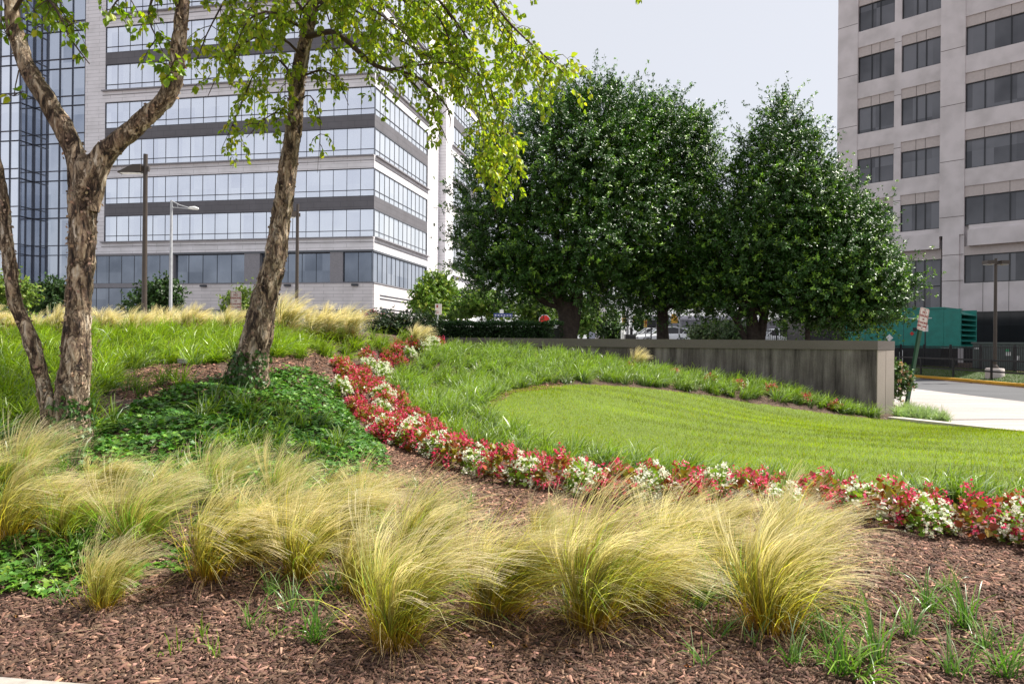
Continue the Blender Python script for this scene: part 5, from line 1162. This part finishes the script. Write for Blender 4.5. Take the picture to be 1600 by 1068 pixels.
# ---- forked birch (left)
t1 = empty('birch_tree', tuple(G(108, 705)[0]), 0, 'forked river birch with peeling bark at the left edge', 'tree')
def world_children(root, objs):
    for o in objs: o.parent = root; o.matrix_parent_inverse = Matrix.Translation(-root.location)
limbs = [
    pp([(105, 725, 6.5, .26), (108, 690, 6.5, .215), (111, 650, 6.5, .165), (114, 600, 6.5, .145), (119, 540, 6.5, .128), (122, 475, 6.5, .118), (127, 396, 6.5, .125), (129, 330, 6.5, .125), (135, 285, 6.5, .14), (140, 262, 6.5, .15), (140, 245, 6.5, .10)], .87),
    pp([(118, 330, 6.48, .075), (122, 270, 6.48, .098), (112, 225, 6.5, .098), (88, 180, 6.5, .088), (67, 146, 6.5, .085), (41, 101, 6.5, .074), (26, 56, 6.5, .068), (17, 0, 6.5, .064), (5, -80, 6.5, .058), (-20, -200, 6.6, .045), (-30, -330, 6.7, .02)], .87),
    pp([(142, 330, 6.5, .08), (150, 270, 6.5, .105), (166, 238, 6.5, .10), (199, 210, 6.5, .088), (232, 180, 6.5, .085), (262, 150, 6.5, .082), (274, 118, 6.5, .078), (279, 75, 6.45, .068), (284, 20, 6.4, .06), (288, -60, 6.4, .052), (300, -180, 6.4, .042), (330, -330, 6.4, .02)], .87),
    pp([(92, 700, 6.45, .12), (82, 665, 6.45, .09), (76, 640, 6.42, .075), (64, 584, 6.4, .066), (48, 530, 6.38, .068), (29, 485, 6.35, .062), (19, 444, 6.3, .062), (13, 396, 6.3, .056), (5, 330, 6.3, .052), (-3, 275, 6.3, .048), (-30, 150, 6.3, .04), (-60, -50, 6.2, .03)], .87),
    pp([(0, 330, 6.3, .05), (10, 322, 6.3, .02), (15, 318, 6.3, .012)])]
parts = []; fl = []
for i, l in enumerate(limbs[:4]):
    v, f, c, C_ = bark_tube(l, .022, 44, .011 if i == 0 else .008, 10*i); parts.append((v, f, c)); k = max(2, int(len(C_)*.9)); fl.append(flakes(C_[:k], [420, 240, 300, 250][i], 60+i))
v, f, c = merge(parts); o1 = link('trunk', np_mesh('trunk', v, f, smooth=True), M['birch_bark'])
v, f, c = merge(fl); o2 = link('peeling_bark', np_mesh('peeling_bark', v, f, c), M['flake']); world_children(t1, [o1, o2]); o2['kind'] = 'stuff'
cr = Crown(71)
cr.limb(pp([(20, 20, 6.5, .02), (50, -20, 6.2, .016), (85, 10, 6.0, .012), (110, 60, 5.9, .008), (140, 100, 5.9, .004)]), 11, (.16, .34), .5, 1, 1.0)
cr.limb(pp([(22, 0, 6.5, .02), (45, -60, 6.9, .016), (75, -10, 7.1, .01), (95, 50, 7.2, .005)]), 11, (.2, .4), .5, 1, 1.0)
cr.limb(pp([(283, 5, 6.4, .02), (250, -50, 6.2, .016), (215, -30, 6.0, .012), (180, 5, 6.0, .007), (170, 30, 6.0, .004)]), 9, (.2, .35), .4, 1, 1.0)
cr.limb(pp([(286, -20, 6.4, .02), (255, -30, 6.6, .014), (232, 20, 6.6, .01), (245, 60, 6.6, .006), (255, 82, 6.6, .003)]), 9, (.15, .3), .5, 1, 1.0)
cr.limb(pp([(276, 112, 6.35, .012), (268, 105, 6.25, .008), (272, 95, 6.2, .004)]), 35, (.1, .22), .3, 1, 1.3)
cr.limb(pp([(30, 110, 6.4, .008), (22, 150, 6.3, .004), (36, 142, 6.2, .003)]), 6, (.08, .16), .3, 0, 1.0)
cr.limb(pp([(22, 60, 6.5, .008), (8, 50, 6.4, .005), (-2, 20, 6.4, .003)]), 14, (.1, .2), .3, 0, 1.0)
for j in range(30):   # crown above the frame
    a = cr.r.uniform(0, 2*PI); s0 = [(-4.1, 6.5, 5.2), (-3.9, 6.6, 6.2), (-2.9, 6.4, 5.2), (-2.8, 6.4, 6.2), (-4.6, 6.2, 4.6)][j % 5]; R_ = cr.r.uniform(1.0, 2.3); zz = cr.r.uniform(-.1, 1.6)
    e1 = (s0[0]+math.cos(a)*R_*.5, s0[1]+math.sin(a)*R_*.5, s0[2]+zz*.6+.2); e2 = (s0[0]+math.cos(a)*R_, s0[1]+math.sin(a)*R_, s0[2]+zz)
    if e2[2]-1.6 < .50*e2[1]: e2 = (e2[0], e2[1], 1.75+.50*e2[1])
    cr.limb([(*s0, .022), (*e1, .014), (*e2, .005)], 6, (.3, .55), .12, 2, .8)
n1 = cr.meshes(.068, BASE, YNG, .2, M['birch_leaf'], M['twig'], None); world_children(t1, [bpy.data.objects[-1]] if False else [o for o in COL.objects if o.parent is None and o.name in ('branches', 'crown')])
# ---- single trunk birch
t2 = empty('birch_tree', tuple(G(388, 592)[0]), 0, 'single leaning birch trunk with ivy foot and drooping leaves', 'tree')
tr = pp([(386, 615, 9.2, .36), (388, 590, 9.2, .30), (394, 560, 9.2, .235), (403, 520, 9.2, .205), (410, 480, 9.2, .185), (421, 440, 9.2, .165), (431, 400, 9.2, .148), (437, 350, 9.2, .135), (445, 300, 9.2, .128), (452, 250, 9.2, .122), (459, 200, 9.2, .11), (463, 150, 9.2, .10), (470, 100, 9.2, .092), (480, 50, 9.2, .085), (489, 0, 9.2, .078), (500, -90, 9.2, .07), (515, -220, 9.2, .055), (520, -380, 9.2, .03)], .87)
v, f, c, C_ = bark_tube(tr, .028, 48, .013, 77); o1 = link('trunk', np_mesh('trunk', v, f, smooth=True), M['birch_bark'])
v, f, c = flakes(C_[:int(len(C_)*.75)], 900, 66, .022); o2 = link('peeling_bark', np_mesh('peeling_bark', v, f, c), M['flake']); world_children(t2, [o1, o2]); o2['kind'] = 'stuff'
cr = Crown(72)
def L_(l, *a, **k): cr.limb(pp(l), *a, **k)
L_([(478, 58, 9.15, .04), (515, 50, 9.0, .038), (540, 62, 8.9, .034), (575, 95, 8.8, .03), (600, 108, 8.8, .026), (625, 112, 8.8, .02), (660, 125, 8.7, .014), (700, 170, 8.6, .009), (703, 200, 8.6, .004)], 9, (.25, .55), .45, 2, .75, .12)
L_([(610, 108, 8.8, .015), (640, 104, 8.8, .012), (700, 98, 8.8, .009), (745, 120, 8.7, .005)], 9, (.25, .5), .5, 2, 1.0)
L_([(625, 112, 8.8, .014), (655, 140, 8.8, .01), (690, 200, 8.7, .006), (700, 225, 8.7, .003)], 5, (.2, .4), .6, 1, .8)
L_([(498, -60, 9.2, .035), (600, -90, 8.8, .03), (720, -50, 8.4, .022), (800, 40, 8.2, .014), (860, 95, 8.1, .008), (905, 135, 8.0, .004)], 8, (.3, .6), .6, 2, .9, .3)
L_([(496, -30, 9.2, .03), (620, -60, 9.4, .025), (700, 20, 9.5, .018), (745, 110, 9.5, .012), (775, 210, 9.5, .007), (795, 300, 9.5, .004)], 10, (.25, .5), .9, 2, 1.0, .25)
L_([(560, -40, 9.2, .02), (660, -20, 9.0, .016), (730, 60, 8.9, .012), (770, 150, 8.8, .008), (800, 230, 8.8, .004)], 11, (.3, .5), .8, 2, 1.0)
L_([(600, -40, 9.2, .02), (680, 20, 9.2, .014), (715, 100, 9.2, .01), (750, 190, 9.2, .007), (770, 290, 9.2, .004)], 10, (.2, .4), .9, 2, 1.0)
L_([(700, -30, 8.6, .016), (770, 20, 8.5, .012), (820, 90, 8.5, .008), (850, 150, 8.4, .003)], 9, (.25, .45), .7, 2, .9)
L_([(770, 190, 9.2, .008), (800, 230, 9.2, .006), (815, 280, 9.2, .004), (805, 315, 9.2, .002)], 10, (.12, .25), .8, 1, 1.2)
L_([(750, 230, 9.2, .008), (765, 290, 9.2, .005), (775, 335, 9.2, .003)], 13, (.12, .25), .8, 1, 1.2)
L_([(486, 20, 9.2, .03), (560, -20, 9.5, .024), (640, 0, 9.8, .018), (690, 60, 9.9, .01), (720, 120, 9.9, .005)], 9, (.3, .55), .6, 2, 1.0)
L_([(486, 10, 9.2, .02), (540, -10, 8.6, .018), (590, 20, 8.3, .012), (640, 60, 8.2, .007), (660, 100, 8.2, .004)], 8, (.25, .5), .5, 2, .9)
L_([(474, 90, 9.1, .018), (440, 60, 8.9, .015), (395, 60, 8.8, .012), (350, 100, 8.8, .008), (325, 150, 8.7, .004)], 9, (.25, .5), .5, 2, .9)
L_([(466, 130, 9.2, .018), (430, 90, 9.3, .014), (400, 110, 9.4, .01), (370, 180, 9.4, .006), (345, 235, 9.4, .003)], 10, (.25, .5), .7, 2, .9)
L_([(458, 200, 9.1, .012), (440, 175, 8.9, .01), (415, 185, 8.8, .008), (385, 215, 8.8, .004)], 9, (.15, .35), .6, 1, 1.1)
L_([(484, 30, 9.2, .025), (430, -30, 9.0, .02), (370, -20, 8.9, .014), (330, 40, 8.8, .009), (305, 100, 8.8, .004)], 9, (.3, .5), .6, 2, .95)
L_([(480, 50, 9.2, .02), (430, 20, 8.4, .016), (390, 30, 8.2, .01), (365, 80, 8.1, .005)], 9, (.25, .45), .6, 2, .9)
L_([(488, 0, 9.2, .02), (440, -40, 9.6, .016), (400, 0, 9.9, .012), (380, 60, 10, .008), (360, 140, 10, .004)], 9, (.25, .5), .7, 2, .9)
L_([(470, 120, 9.1, .016), (505, 110, 9.0, .012), (530, 130, 9.0, .008), (545, 165, 9.0, .003)], 10, (.18, .38), .6, 2, 1.0)
L_([(462, 160, 9.1, .012), (485, 150, 8.9, .009), (500, 185, 8.9, .005), (496, 270, 8.9, .002)], 7, (.12, .25), .8, 0, 1.2)
L_([(478, 70, 9.3, .014), (470, 20, 8.8, .012), (500, 0, 8.5, .01), (520, 60, 8.4, .006), (515, 120, 8.4, .003)], 9, (.2, .4), .6, 1, 1.0)
L_([(470, 110, 9.1, .01), (452, 100, 8.8, .007), (445, 150, 8.8, .004), (452, 190, 8.8, .003)], 12, (.12, .28), .5, 1, 1.2)
L_([(494, -20, 9.2, .02), (560, 20, 9.0, .016), (620, 60, 8.9, .012), (670, 90, 8.8, .008), (700, 130, 8.8, .004)], 11, (.25, .5), .6, 2, 1.0)
L_([(494, -40, 9.2, .02), (570, -50, 9.3, .016), (640, 10, 9.4, .012), (690, 50, 9.4, .008), (740, 90, 9.4, .004)], 11, (.25, .5), .6, 2, 1.0)
L_([(660, -60, 9.2, .015), (740, 0, 9.2, .012), (790, 60, 9.1, .008), (820, 140, 9.0, .004)], 11, (.25, .5), .6, 2, 1.0)
L_([(490, 0, 9.2, .02), (530, 20, 9.3, .014), (570, 60, 9.3, .01), (590, 100, 9.3, .004)], 10, (.2, .4), .5, 2, 1.0)
L_([(482, 40, 9.3, .02), (440, 20, 9.4, .014), (400, 40, 9.5, .01), (360, 90, 9.5, .004)], 11, (.25, .5), .6, 2, 1.0)
L_([(560, -60, 9, .01), (760, -50, 8.5, .008), (835, -12, 8.4, .004), (840, 2, 8.4, .002)], 2, (.1, .16), .7, 0, 1.3, .92)
L_([(560, -60, 9, .01), (860, -70, 8.5, .008), (990, -20, 8.4, .004), (1002, -2, 8.4, .002)], 2, (.1, .16), .5, 0, 1.3, .95)
for j in range(40):
    a = cr.r.uniform(0, 2*PI); s0 = [(-2.35, 9.2, 6.4), (-2.3, 9.2, 7.2), (-2.25, 9.2, 8.2)][j % 3]; R_ = cr.r.uniform(1.2, 3.3); zz = cr.r.uniform(0, 1.8)
    e1 = (s0[0]+math.cos(a)*R_*.5, s0[1]+math.sin(a)*R_*.5, s0[2]+zz*.6+.2); e2 = (s0[0]+math.cos(a)*R_, s0[1]+math.sin(a)*R_, s0[2]+zz)
    if e2[2]-1.6 < .51*e2[1]: e2 = (e2[0], e2[1], 1.85+.51*e2[1])
    cr.limb([(*s0, .03), (*e1, .018), (*e2, .005)], 6, (.35, .65), .12, 2, .8)
n2 = cr.meshes(.070, (.27, .39, .04), (.50, .55, .07), .2, M['birch_leaf'], M['twig'], None); world_children(t2, [o for o in COL.objects if o.parent is None and o.name.split('.')[0] in ('branches', 'crown')])
print('birch leaves', n1, n2)
# ivy climbing the birch feet
def trunk_ivy(C_, n, zmax, side, seed, size=.05):
    r = np.random.default_rng(seed); cz = C_[:, 2]; lo = cz.min(); i = np.array([np.abs(cz-(lo+.12+(zmax)*u)).argmin() for u in r.random(n)**1.6]); th = side+r.normal(0, .9, n)
    a = np.stack([np.cos(th), np.sin(th), np.zeros(n)], 1); p = C_[i, :3]+a*(C_[i, 3]+r.uniform(.01, .06, n))[:, None]; p[:, 2] += r.uniform(-.02, .02, n)
    X, Y, Z = axes(np.stack([r.normal(0, .5, n), r.normal(0, .5, n), -np.ones(n)*.7], 1), a+r.normal(0, .3, (n, 3))); c = colvar((.05, .12, .02), n, .35, .1, r); return stamp(IV, IVF, p, X, Y, Z, r.uniform(.6, 1.2, n)*size, c)
C2 = catmull(tr, .03); v, f, c = trunk_ivy(C2, 420, .42, -PI/2-.2, 81, .052); tag(link('climbing_ivy', np_mesh('climbing_ivy', v, f, c), M['ivy']), 'ivy climbing the flared foot of the single birch', 'ivy')
C1 = catmull(limbs[0], .03); v, f, c = trunk_ivy(C1, 320, .5, -.9, 82, .045); tag(link('climbing_ivy', np_mesh('climbing_ivy', v, f, c), M['ivy']), 'ivy climbing the right side of the forked birch foot', 'ivy')

# ---- generic leafy crowns from lobes
def lobes_crown(lobes, ntw, per, lsize, base, young, yf, seed, tw=.35, tmpl=(HL, HLF), clus=7, inner=.25, spread=.08, upb=.35, zmin=None, ln=.55):
    """lobes: centre(3) radii(3); twigs grow outwards from the lobe surfaces carrying leaf rosettes"""
    r = np.random.default_rng(seed); Lb = np.array(lobes, float); ar = (Lb[:, 3]*Lb[:, 5]); w = ar/ar.sum(); i = r.choice(len(Lb), ntw, p=w)
    d = nrm(r.normal(0, 1, (ntw, 3))); lump = 1+.15*np.sin(d[:, 0]*7+i)*np.sin(d[:, 2]*8+i*2)+.12*np.sin(d[:, 1]*11+d[:, 2]*9)
    rr = np.where(r.random(ntw) < inner, r.uniform(.35, .85, ntw), r.uniform(.84, 1.0, ntw))*lump; p = Lb[i, :3]+d*Lb[i, 3:6]*rr[:, None]
    dirs = nrm(d+np.array([0, 0, upb])+r.normal(0, .35, (ntw, 3))); L = r.gamma(3, tw/3, ntw).clip(.05, tw*2.4)
    if zmin is not None: k = p[:, 2] > zmin; p = p[k]; dirs = dirs[k]; L = L[k]
    m = len(p); idx = np.repeat(np.arange(m), per); t = np.tile((np.arange(per)+.6)/per, m); q = p[idx]+dirs[idx]*(L[idx]*t)[:, None]+r.normal(0, .02, (m*per, 3))
    tipc = np.repeat(q, clus, 0); dd = np.repeat(dirs[idx], clus, 0); n = len(tipc); o = nrm(dd*ln+nrm(r.normal(0, 1, (n, 3)))); X, Y, Z = axes(o, dd+np.array([0, 0, .6])+r.normal(0, .3, (n, 3)))
    tone = r.uniform(.75, 1.25, m)[idx]; tone = np.repeat(tone, clus)[:, None]; yng = np.repeat((r.random(m) < yf)[idx]*(t > .6), clus)[:, None]
    col = np.where(yng, colvar(young, n, .25, .1, r), colvar(base, n, .3, .12, r))*tone
    lv = stamp(tmpl[0], tmpl[1], tipc+r.normal(0, spread*.25, (n, 3)), X, Y, Z, r.uniform(.7, 1.25, n)*lsize, col)
    tv = ribbons(p, dirs, L, .012, 0, 1, None, (.05, .05, .03), r=r); return lv, tv
def loc_lobe(px, py, d, rx, ry, rd=None):
    c = P(px, py, d); s = d/F_PX; return (*c, rx*s, (rd or rx)*s, ry*s)
def holly(label, trunk, lobes, ntw, seed, base_px):
    q = P(*base_px); t = empty('holly_tree', (q[0], q[1], 1.38), 0, label, 'tree', 'hollies behind the wall'); parts = []
    for l in trunk:
        v, f, c, C_ = bark_tube(pp(l, .8), .08, 18, .012, seed); parts.append((v, f, c))
    tc0 = np.array(pp(trunk[0])[-1][:3])
    lb = [loc_lobe(a_, b_, c_, e_-9, f_-8) for a_, b_, c_, e_, f_ in lobes]
    for k, L0 in enumerate(lb):     # limbs out to the lobes
        e = np.array(L0[:3]); a = np.array(pp(trunk[k % len(trunk)])[-2][:3]); mid_ = (a+e)/2+[0, 0, -.2*abs(e[0]-a[0])]
        v, f, c, C_ = bark_tube([(*a, .09), (*mid_, .06), (*e, .02)], .15, 8, .004, seed+k); parts.append((v, f, c))
    v, f, c = merge(parts); o1 = link('trunk', np_mesh('trunk', v, f, smooth=True), M['dark_bark'])
    lv, tv = lobes_crown(lb, int(ntw*1.15), 5, .085, (.042, .112, .015), (.20, .36, .035), .3, seed, .46, zmin=2.0)
    o2 = link('crown', np_mesh('crown', *lv), M['holly_leaf']); o3 = link('twigs', np_mesh('twigs', *tv), M['twig']); world_children(t, [o1, o2, o3])
holly('broad dark holly, leftmost of the four, on a thick double trunk', [[(888, 545, 22, .42), (887, 520, 22, .36), (886, 490, 22, .33), (872, 462, 22, .24), (862, 430, 22, .14)], [(893, 520, 22, .25), (900, 480, 22, .22), (905, 440, 22, .14)]],
      [(865, 262, 22, 125, 100), (930, 215, 22.3, 88, 88), (942, 182, 22.2, 45, 48), (800, 330, 21.8, 92, 110), (765, 385, 21.8, 62, 66), (880, 375, 22, 125, 72), (955, 310, 22, 85, 115), (800, 425, 21.8, 75, 30), (868, 180, 22, 50, 40), (820, 440, 21.8, 78, 36), (900, 428, 22, 90, 50)], 5900, 401, (888, 527, 22))
holly('middle holly of the clump, straight trunk before the white car', [[(1036, 545, 23.5, .26), (1035, 520, 23.5, .24), (1035, 480, 23.5, .22), (1035, 440, 23.5, .15)]],
      [(1035, 260, 23.5, 82, 105), (1076, 255, 23.5, 45, 70), (1086, 212, 23.5, 24, 38), (1010, 200, 23.5, 45, 50), (1030, 360, 23.3, 100, 88), (1085, 415, 23.3, 75, 55), (985, 422, 23.3, 70, 36), (1040, 445, 23.3, 66, 42), (985, 445, 23.3, 75, 46), (1090, 448, 23.3, 72, 46), (990, 220, 23, 50, 60)], 4900, 402, (1035, 529, 23.5))
holly('pointed holly right of the middle one, with several stems', [[(1180, 545, 22, .30), (1178, 520, 22, .26), (1172, 480, 22, .18), (1165, 440, 22, .12)], [(1188, 530, 22, .18), (1194, 490, 22, .15), (1200, 440, 22, .1)], [(1165, 530, 22, .1), (1150, 500, 22, .09), (1130, 470, 22, .06)]],
      [(1222, 200, 22, 38, 50), (1220, 255, 22, 74, 64), (1216, 325, 22, 104, 78), (1165, 385, 22, 100, 80), (1140, 430, 22, 65, 40), (1270, 340, 22, 75, 75), (1230, 432, 22, 95, 58), (1140, 452, 22, 72, 46)], 4300, 403, (1180, 531, 22))
holly('wide low holly at the right end, hanging toward the teal generator', [[(1262, 545, 21, .10), (1262, 520, 21, .085), (1262, 480, 21, .08), (1275, 440, 21, .06)]],
      [(1300, 390, 21, 78, 72), (1335, 440, 20.8, 72, 62), (1270, 450, 21, 80, 52), (1310, 490, 20.8, 70, 26), (1368, 466, 20.6, 44, 42), (1330, 350, 21, 40, 45)], 3300, 404, (1262, 531, 21))

# ---- clipped hedge and the rose bush at its end
def shrub(name, label, cat, base, lobes, ntw, per, size, col, young, yf, seed, tw=.12, mat='shrub_leaf', clus=5, tmpl=(BL, BLF), trunk=None, inner=.3, group=None):
    t = empty(name, base, 0, label, cat, group); lv, tv = lobes_crown(lobes, ntw, per, size, col, young, yf, seed, tw, tmpl, clus, inner, .04, .2)
    o2 = link('foliage' if name != 'tree' else 'crown', np_mesh('foliage', *lv), M[mat]); o3 = link('twigs', np_mesh('twigs', *tv), M['twig']); L = [o2, o3]
    if trunk:
        parts = [bark_tube(l, .15, 8, .003, seed)[:3] for l in trunk]; v, f, c = merge(parts); L.append(link('trunk', np_mesh('trunk', v, f, smooth=True), M['dark_bark']))
    world_children(t, L); return t
h0 = WE+WD*12.9-WN*1.6; h1_ = WE+WD*7.6-WN*1.6
r = np.random.default_rng(9); n = 26000; s = r.random(n); face = r.random(n)
ctr = h0[None]*(1-s[:, None])+h1_[None]*s[:, None]; off = r.uniform(-.75, .75, n); zz = r.uniform(1.42, 2.12, n)
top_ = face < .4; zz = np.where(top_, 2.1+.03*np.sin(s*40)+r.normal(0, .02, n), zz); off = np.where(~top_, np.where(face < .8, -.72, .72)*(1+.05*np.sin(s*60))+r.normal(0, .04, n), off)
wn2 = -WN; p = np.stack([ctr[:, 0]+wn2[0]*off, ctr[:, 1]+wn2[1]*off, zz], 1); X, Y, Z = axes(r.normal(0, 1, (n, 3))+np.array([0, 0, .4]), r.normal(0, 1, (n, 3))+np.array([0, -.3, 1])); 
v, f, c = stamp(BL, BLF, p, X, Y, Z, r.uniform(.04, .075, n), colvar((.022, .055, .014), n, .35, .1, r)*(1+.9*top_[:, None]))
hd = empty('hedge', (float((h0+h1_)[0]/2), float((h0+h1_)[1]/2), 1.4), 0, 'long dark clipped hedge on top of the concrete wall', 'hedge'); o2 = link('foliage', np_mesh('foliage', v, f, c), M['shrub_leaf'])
b = MB(); u_ = Vector((*(h1_-h0), 0)); LL = u_.length; b.fbox((h0[0], h0[1], 0), u_.normalized(), (wn2[0], wn2[1], 0), .1, LL-.1, 1.4, 2.0, -.6, .6); o3 = b.build('twig_core', plain('hedge_core', (.012, .018, .008), .95)); world_children(hd, [o2, o3])
def px_lobes(L): return [loc_lobe(*x) for x in L]
q = P(600, 525, 18.5); shrub('rose_bush', 'dark rose bush with small red blooms at the left hedge end', 'bush', (q[0], q[1], 1.4), px_lobes([(600, 507, 18.6, 32, 18), (625, 510, 18.6, 30, 16), (655, 508, 18.6, 34, 16)]), 900, 3, .05, (.03, .06, .02), (.09, .10, .03), .2, 501)
r = np.random.default_rng(12); cen = [(572, 492), (582, 486), (590, 490), (598, 492), (604, 496), (585, 495), (577, 498)]
pf_ = []
for a, b_ in cen:
    c0 = P(a, b_, 18.5); n = 40; dd = r.normal(0, 1, (n, 3)); X, Y, Z = axes(dd); pf_.append(stamp(LEAF*[1.6, 1, 1], LEAFF, c0+r.normal(0, .035, (n, 3)), X, Y, Z, r.uniform(.02, .035, n), colvar((.42, .03, .06), n, .3, .1, r)))
v, f, c = merge(pf_); o = link('rose_blooms', np_mesh('rose_blooms', v, f, c), M['petal']); rb_ = [o_ for o_ in COL.objects if o_.name == 'rose_bush'][0]; world_children(rb_, [o]); o.name = 'flowers'
# bush beside the wall end
q = P(1405, 625, 18.6); shrub('flowering_bush', 'loose pinkish green bush tucked behind the wall end', 'bush', (q[0], q[1], 0), px_lobes([(1396, 600, 18.6, 15, 17), (1408, 590, 18.6, 10, 10), (1398, 578, 18.6, 9, 8)]), 230, 3, .07, (.09, .16, .04), (.42, .25, .16), .35, 502, .14)
# street trees and shrubs far behind
def bg(label, px, pyt, pyb, d, wpx, col, young, seed, ntw=900, size=.16, kind='tree', gz=1.3, yf=.35, cat=None):
    r = np.random.default_rng(seed); q = P(px, (pyt+pyb)/2, d); hh = (pyb-pyt)/2*d/F_PX; ww = wpx/2*d/F_PX; lb = []
    for k in range(7):
        a = r.uniform(0, 2*PI); u = r.uniform(-.6, .6); lb.append((q[0]+math.cos(a)*ww*.5, q[1]+math.sin(a)*ww*.5, q[2]+u*hh, ww*.55*(1-.35*max(u, 0)), ww*.55, hh*.5))
    lb.append((q[0], q[1], q[2]+hh*.45, ww*.5, ww*.5, hh*.55))
    tk = [[(q[0], q[1], gz-.1, .09), (q[0]+.05, q[1], (gz+q[2])/2, .07), (q[0], q[1], q[2]+hh*.3, .03)]] if kind == 'tree' else None
    return shrub(kind, label, cat or ('tree' if kind == 'tree' else 'bush'), (q[0], q[1], gz), lb, ntw, 3, size, col, young, yf, seed, .35, clus=5, trunk=tk, inner=.35)
DG = (.035, .075, .02); LG = (.11, .20, .03); YG = (.24, .32, .05)
bg('yellow green young tree behind the crest at the left edge', 20, 435, 500, 34, 80, (.14, .22, .03), YG, 601, 500, .13)
bg('dark rounded tree left of the forked birch trunk, before the glass tower', 82, 437, 500, 42, 66, DG, (.06, .12, .03), 602, 700, .15)
bg('dark spreading tree around the two left lamp posts', 238, 437, 500, 48, 88, DG, (.06, .12, .03), 603, 900, .17)
bg('yellow green shrub tree behind the left fire lane sign', 372, 455, 498, 36, 55, (.13, .2, .03), YG, 604, 450, .11)
bg('tall light green tree right of the white office corner', 680, 427, 500, 58, 74, (.15, .26, .03), (.34, .42, .06), 605, 1200, .2)
bg('mid green tree between the pale tree and the first holly', 752, 452, 500, 66, 95, LG, YG, 606, 1300, .21)
bg('round green tree just left of the thick holly trunk', 838, 452, 505, 60, 80, LG, YG, 607, 1200, .2)
bg('light green tree just right of the thick holly trunk', 908, 466, 528, 56, 52, LG, (.26, .36, .08), 608, 900, .18)
bg('dark tree left of the black cabinet', 955, 486, 530, 62, 46, (.05, .10, .03), LG, 609, 700, .18)
bg('small dark tree before the cars', 1000, 486, 516, 74, 26, DG, LG, 610, 350, .17)
bg('grey green shrub before the grey warehouse', 1115, 508, 532, 40, 70, (.11, .16, .07), (.22, .28, .13), 611, 900, .12, 'shrub')
bg('dark shrub at the foot of the pointed holly', 1150, 506, 532, 38, 40, (.06, .10, .04), (.11, .17, .06), 612, 500, .12, 'shrub')
bg('green shrub seen through the gap left of the black enclosure', 1240, 498, 530, 58, 70, LG, YG, 613, 900, .16, 'shrub')
bg('small tree at the white office corner', 705, 450, 505, 72, 60, LG, YG, 614, 700, .2)
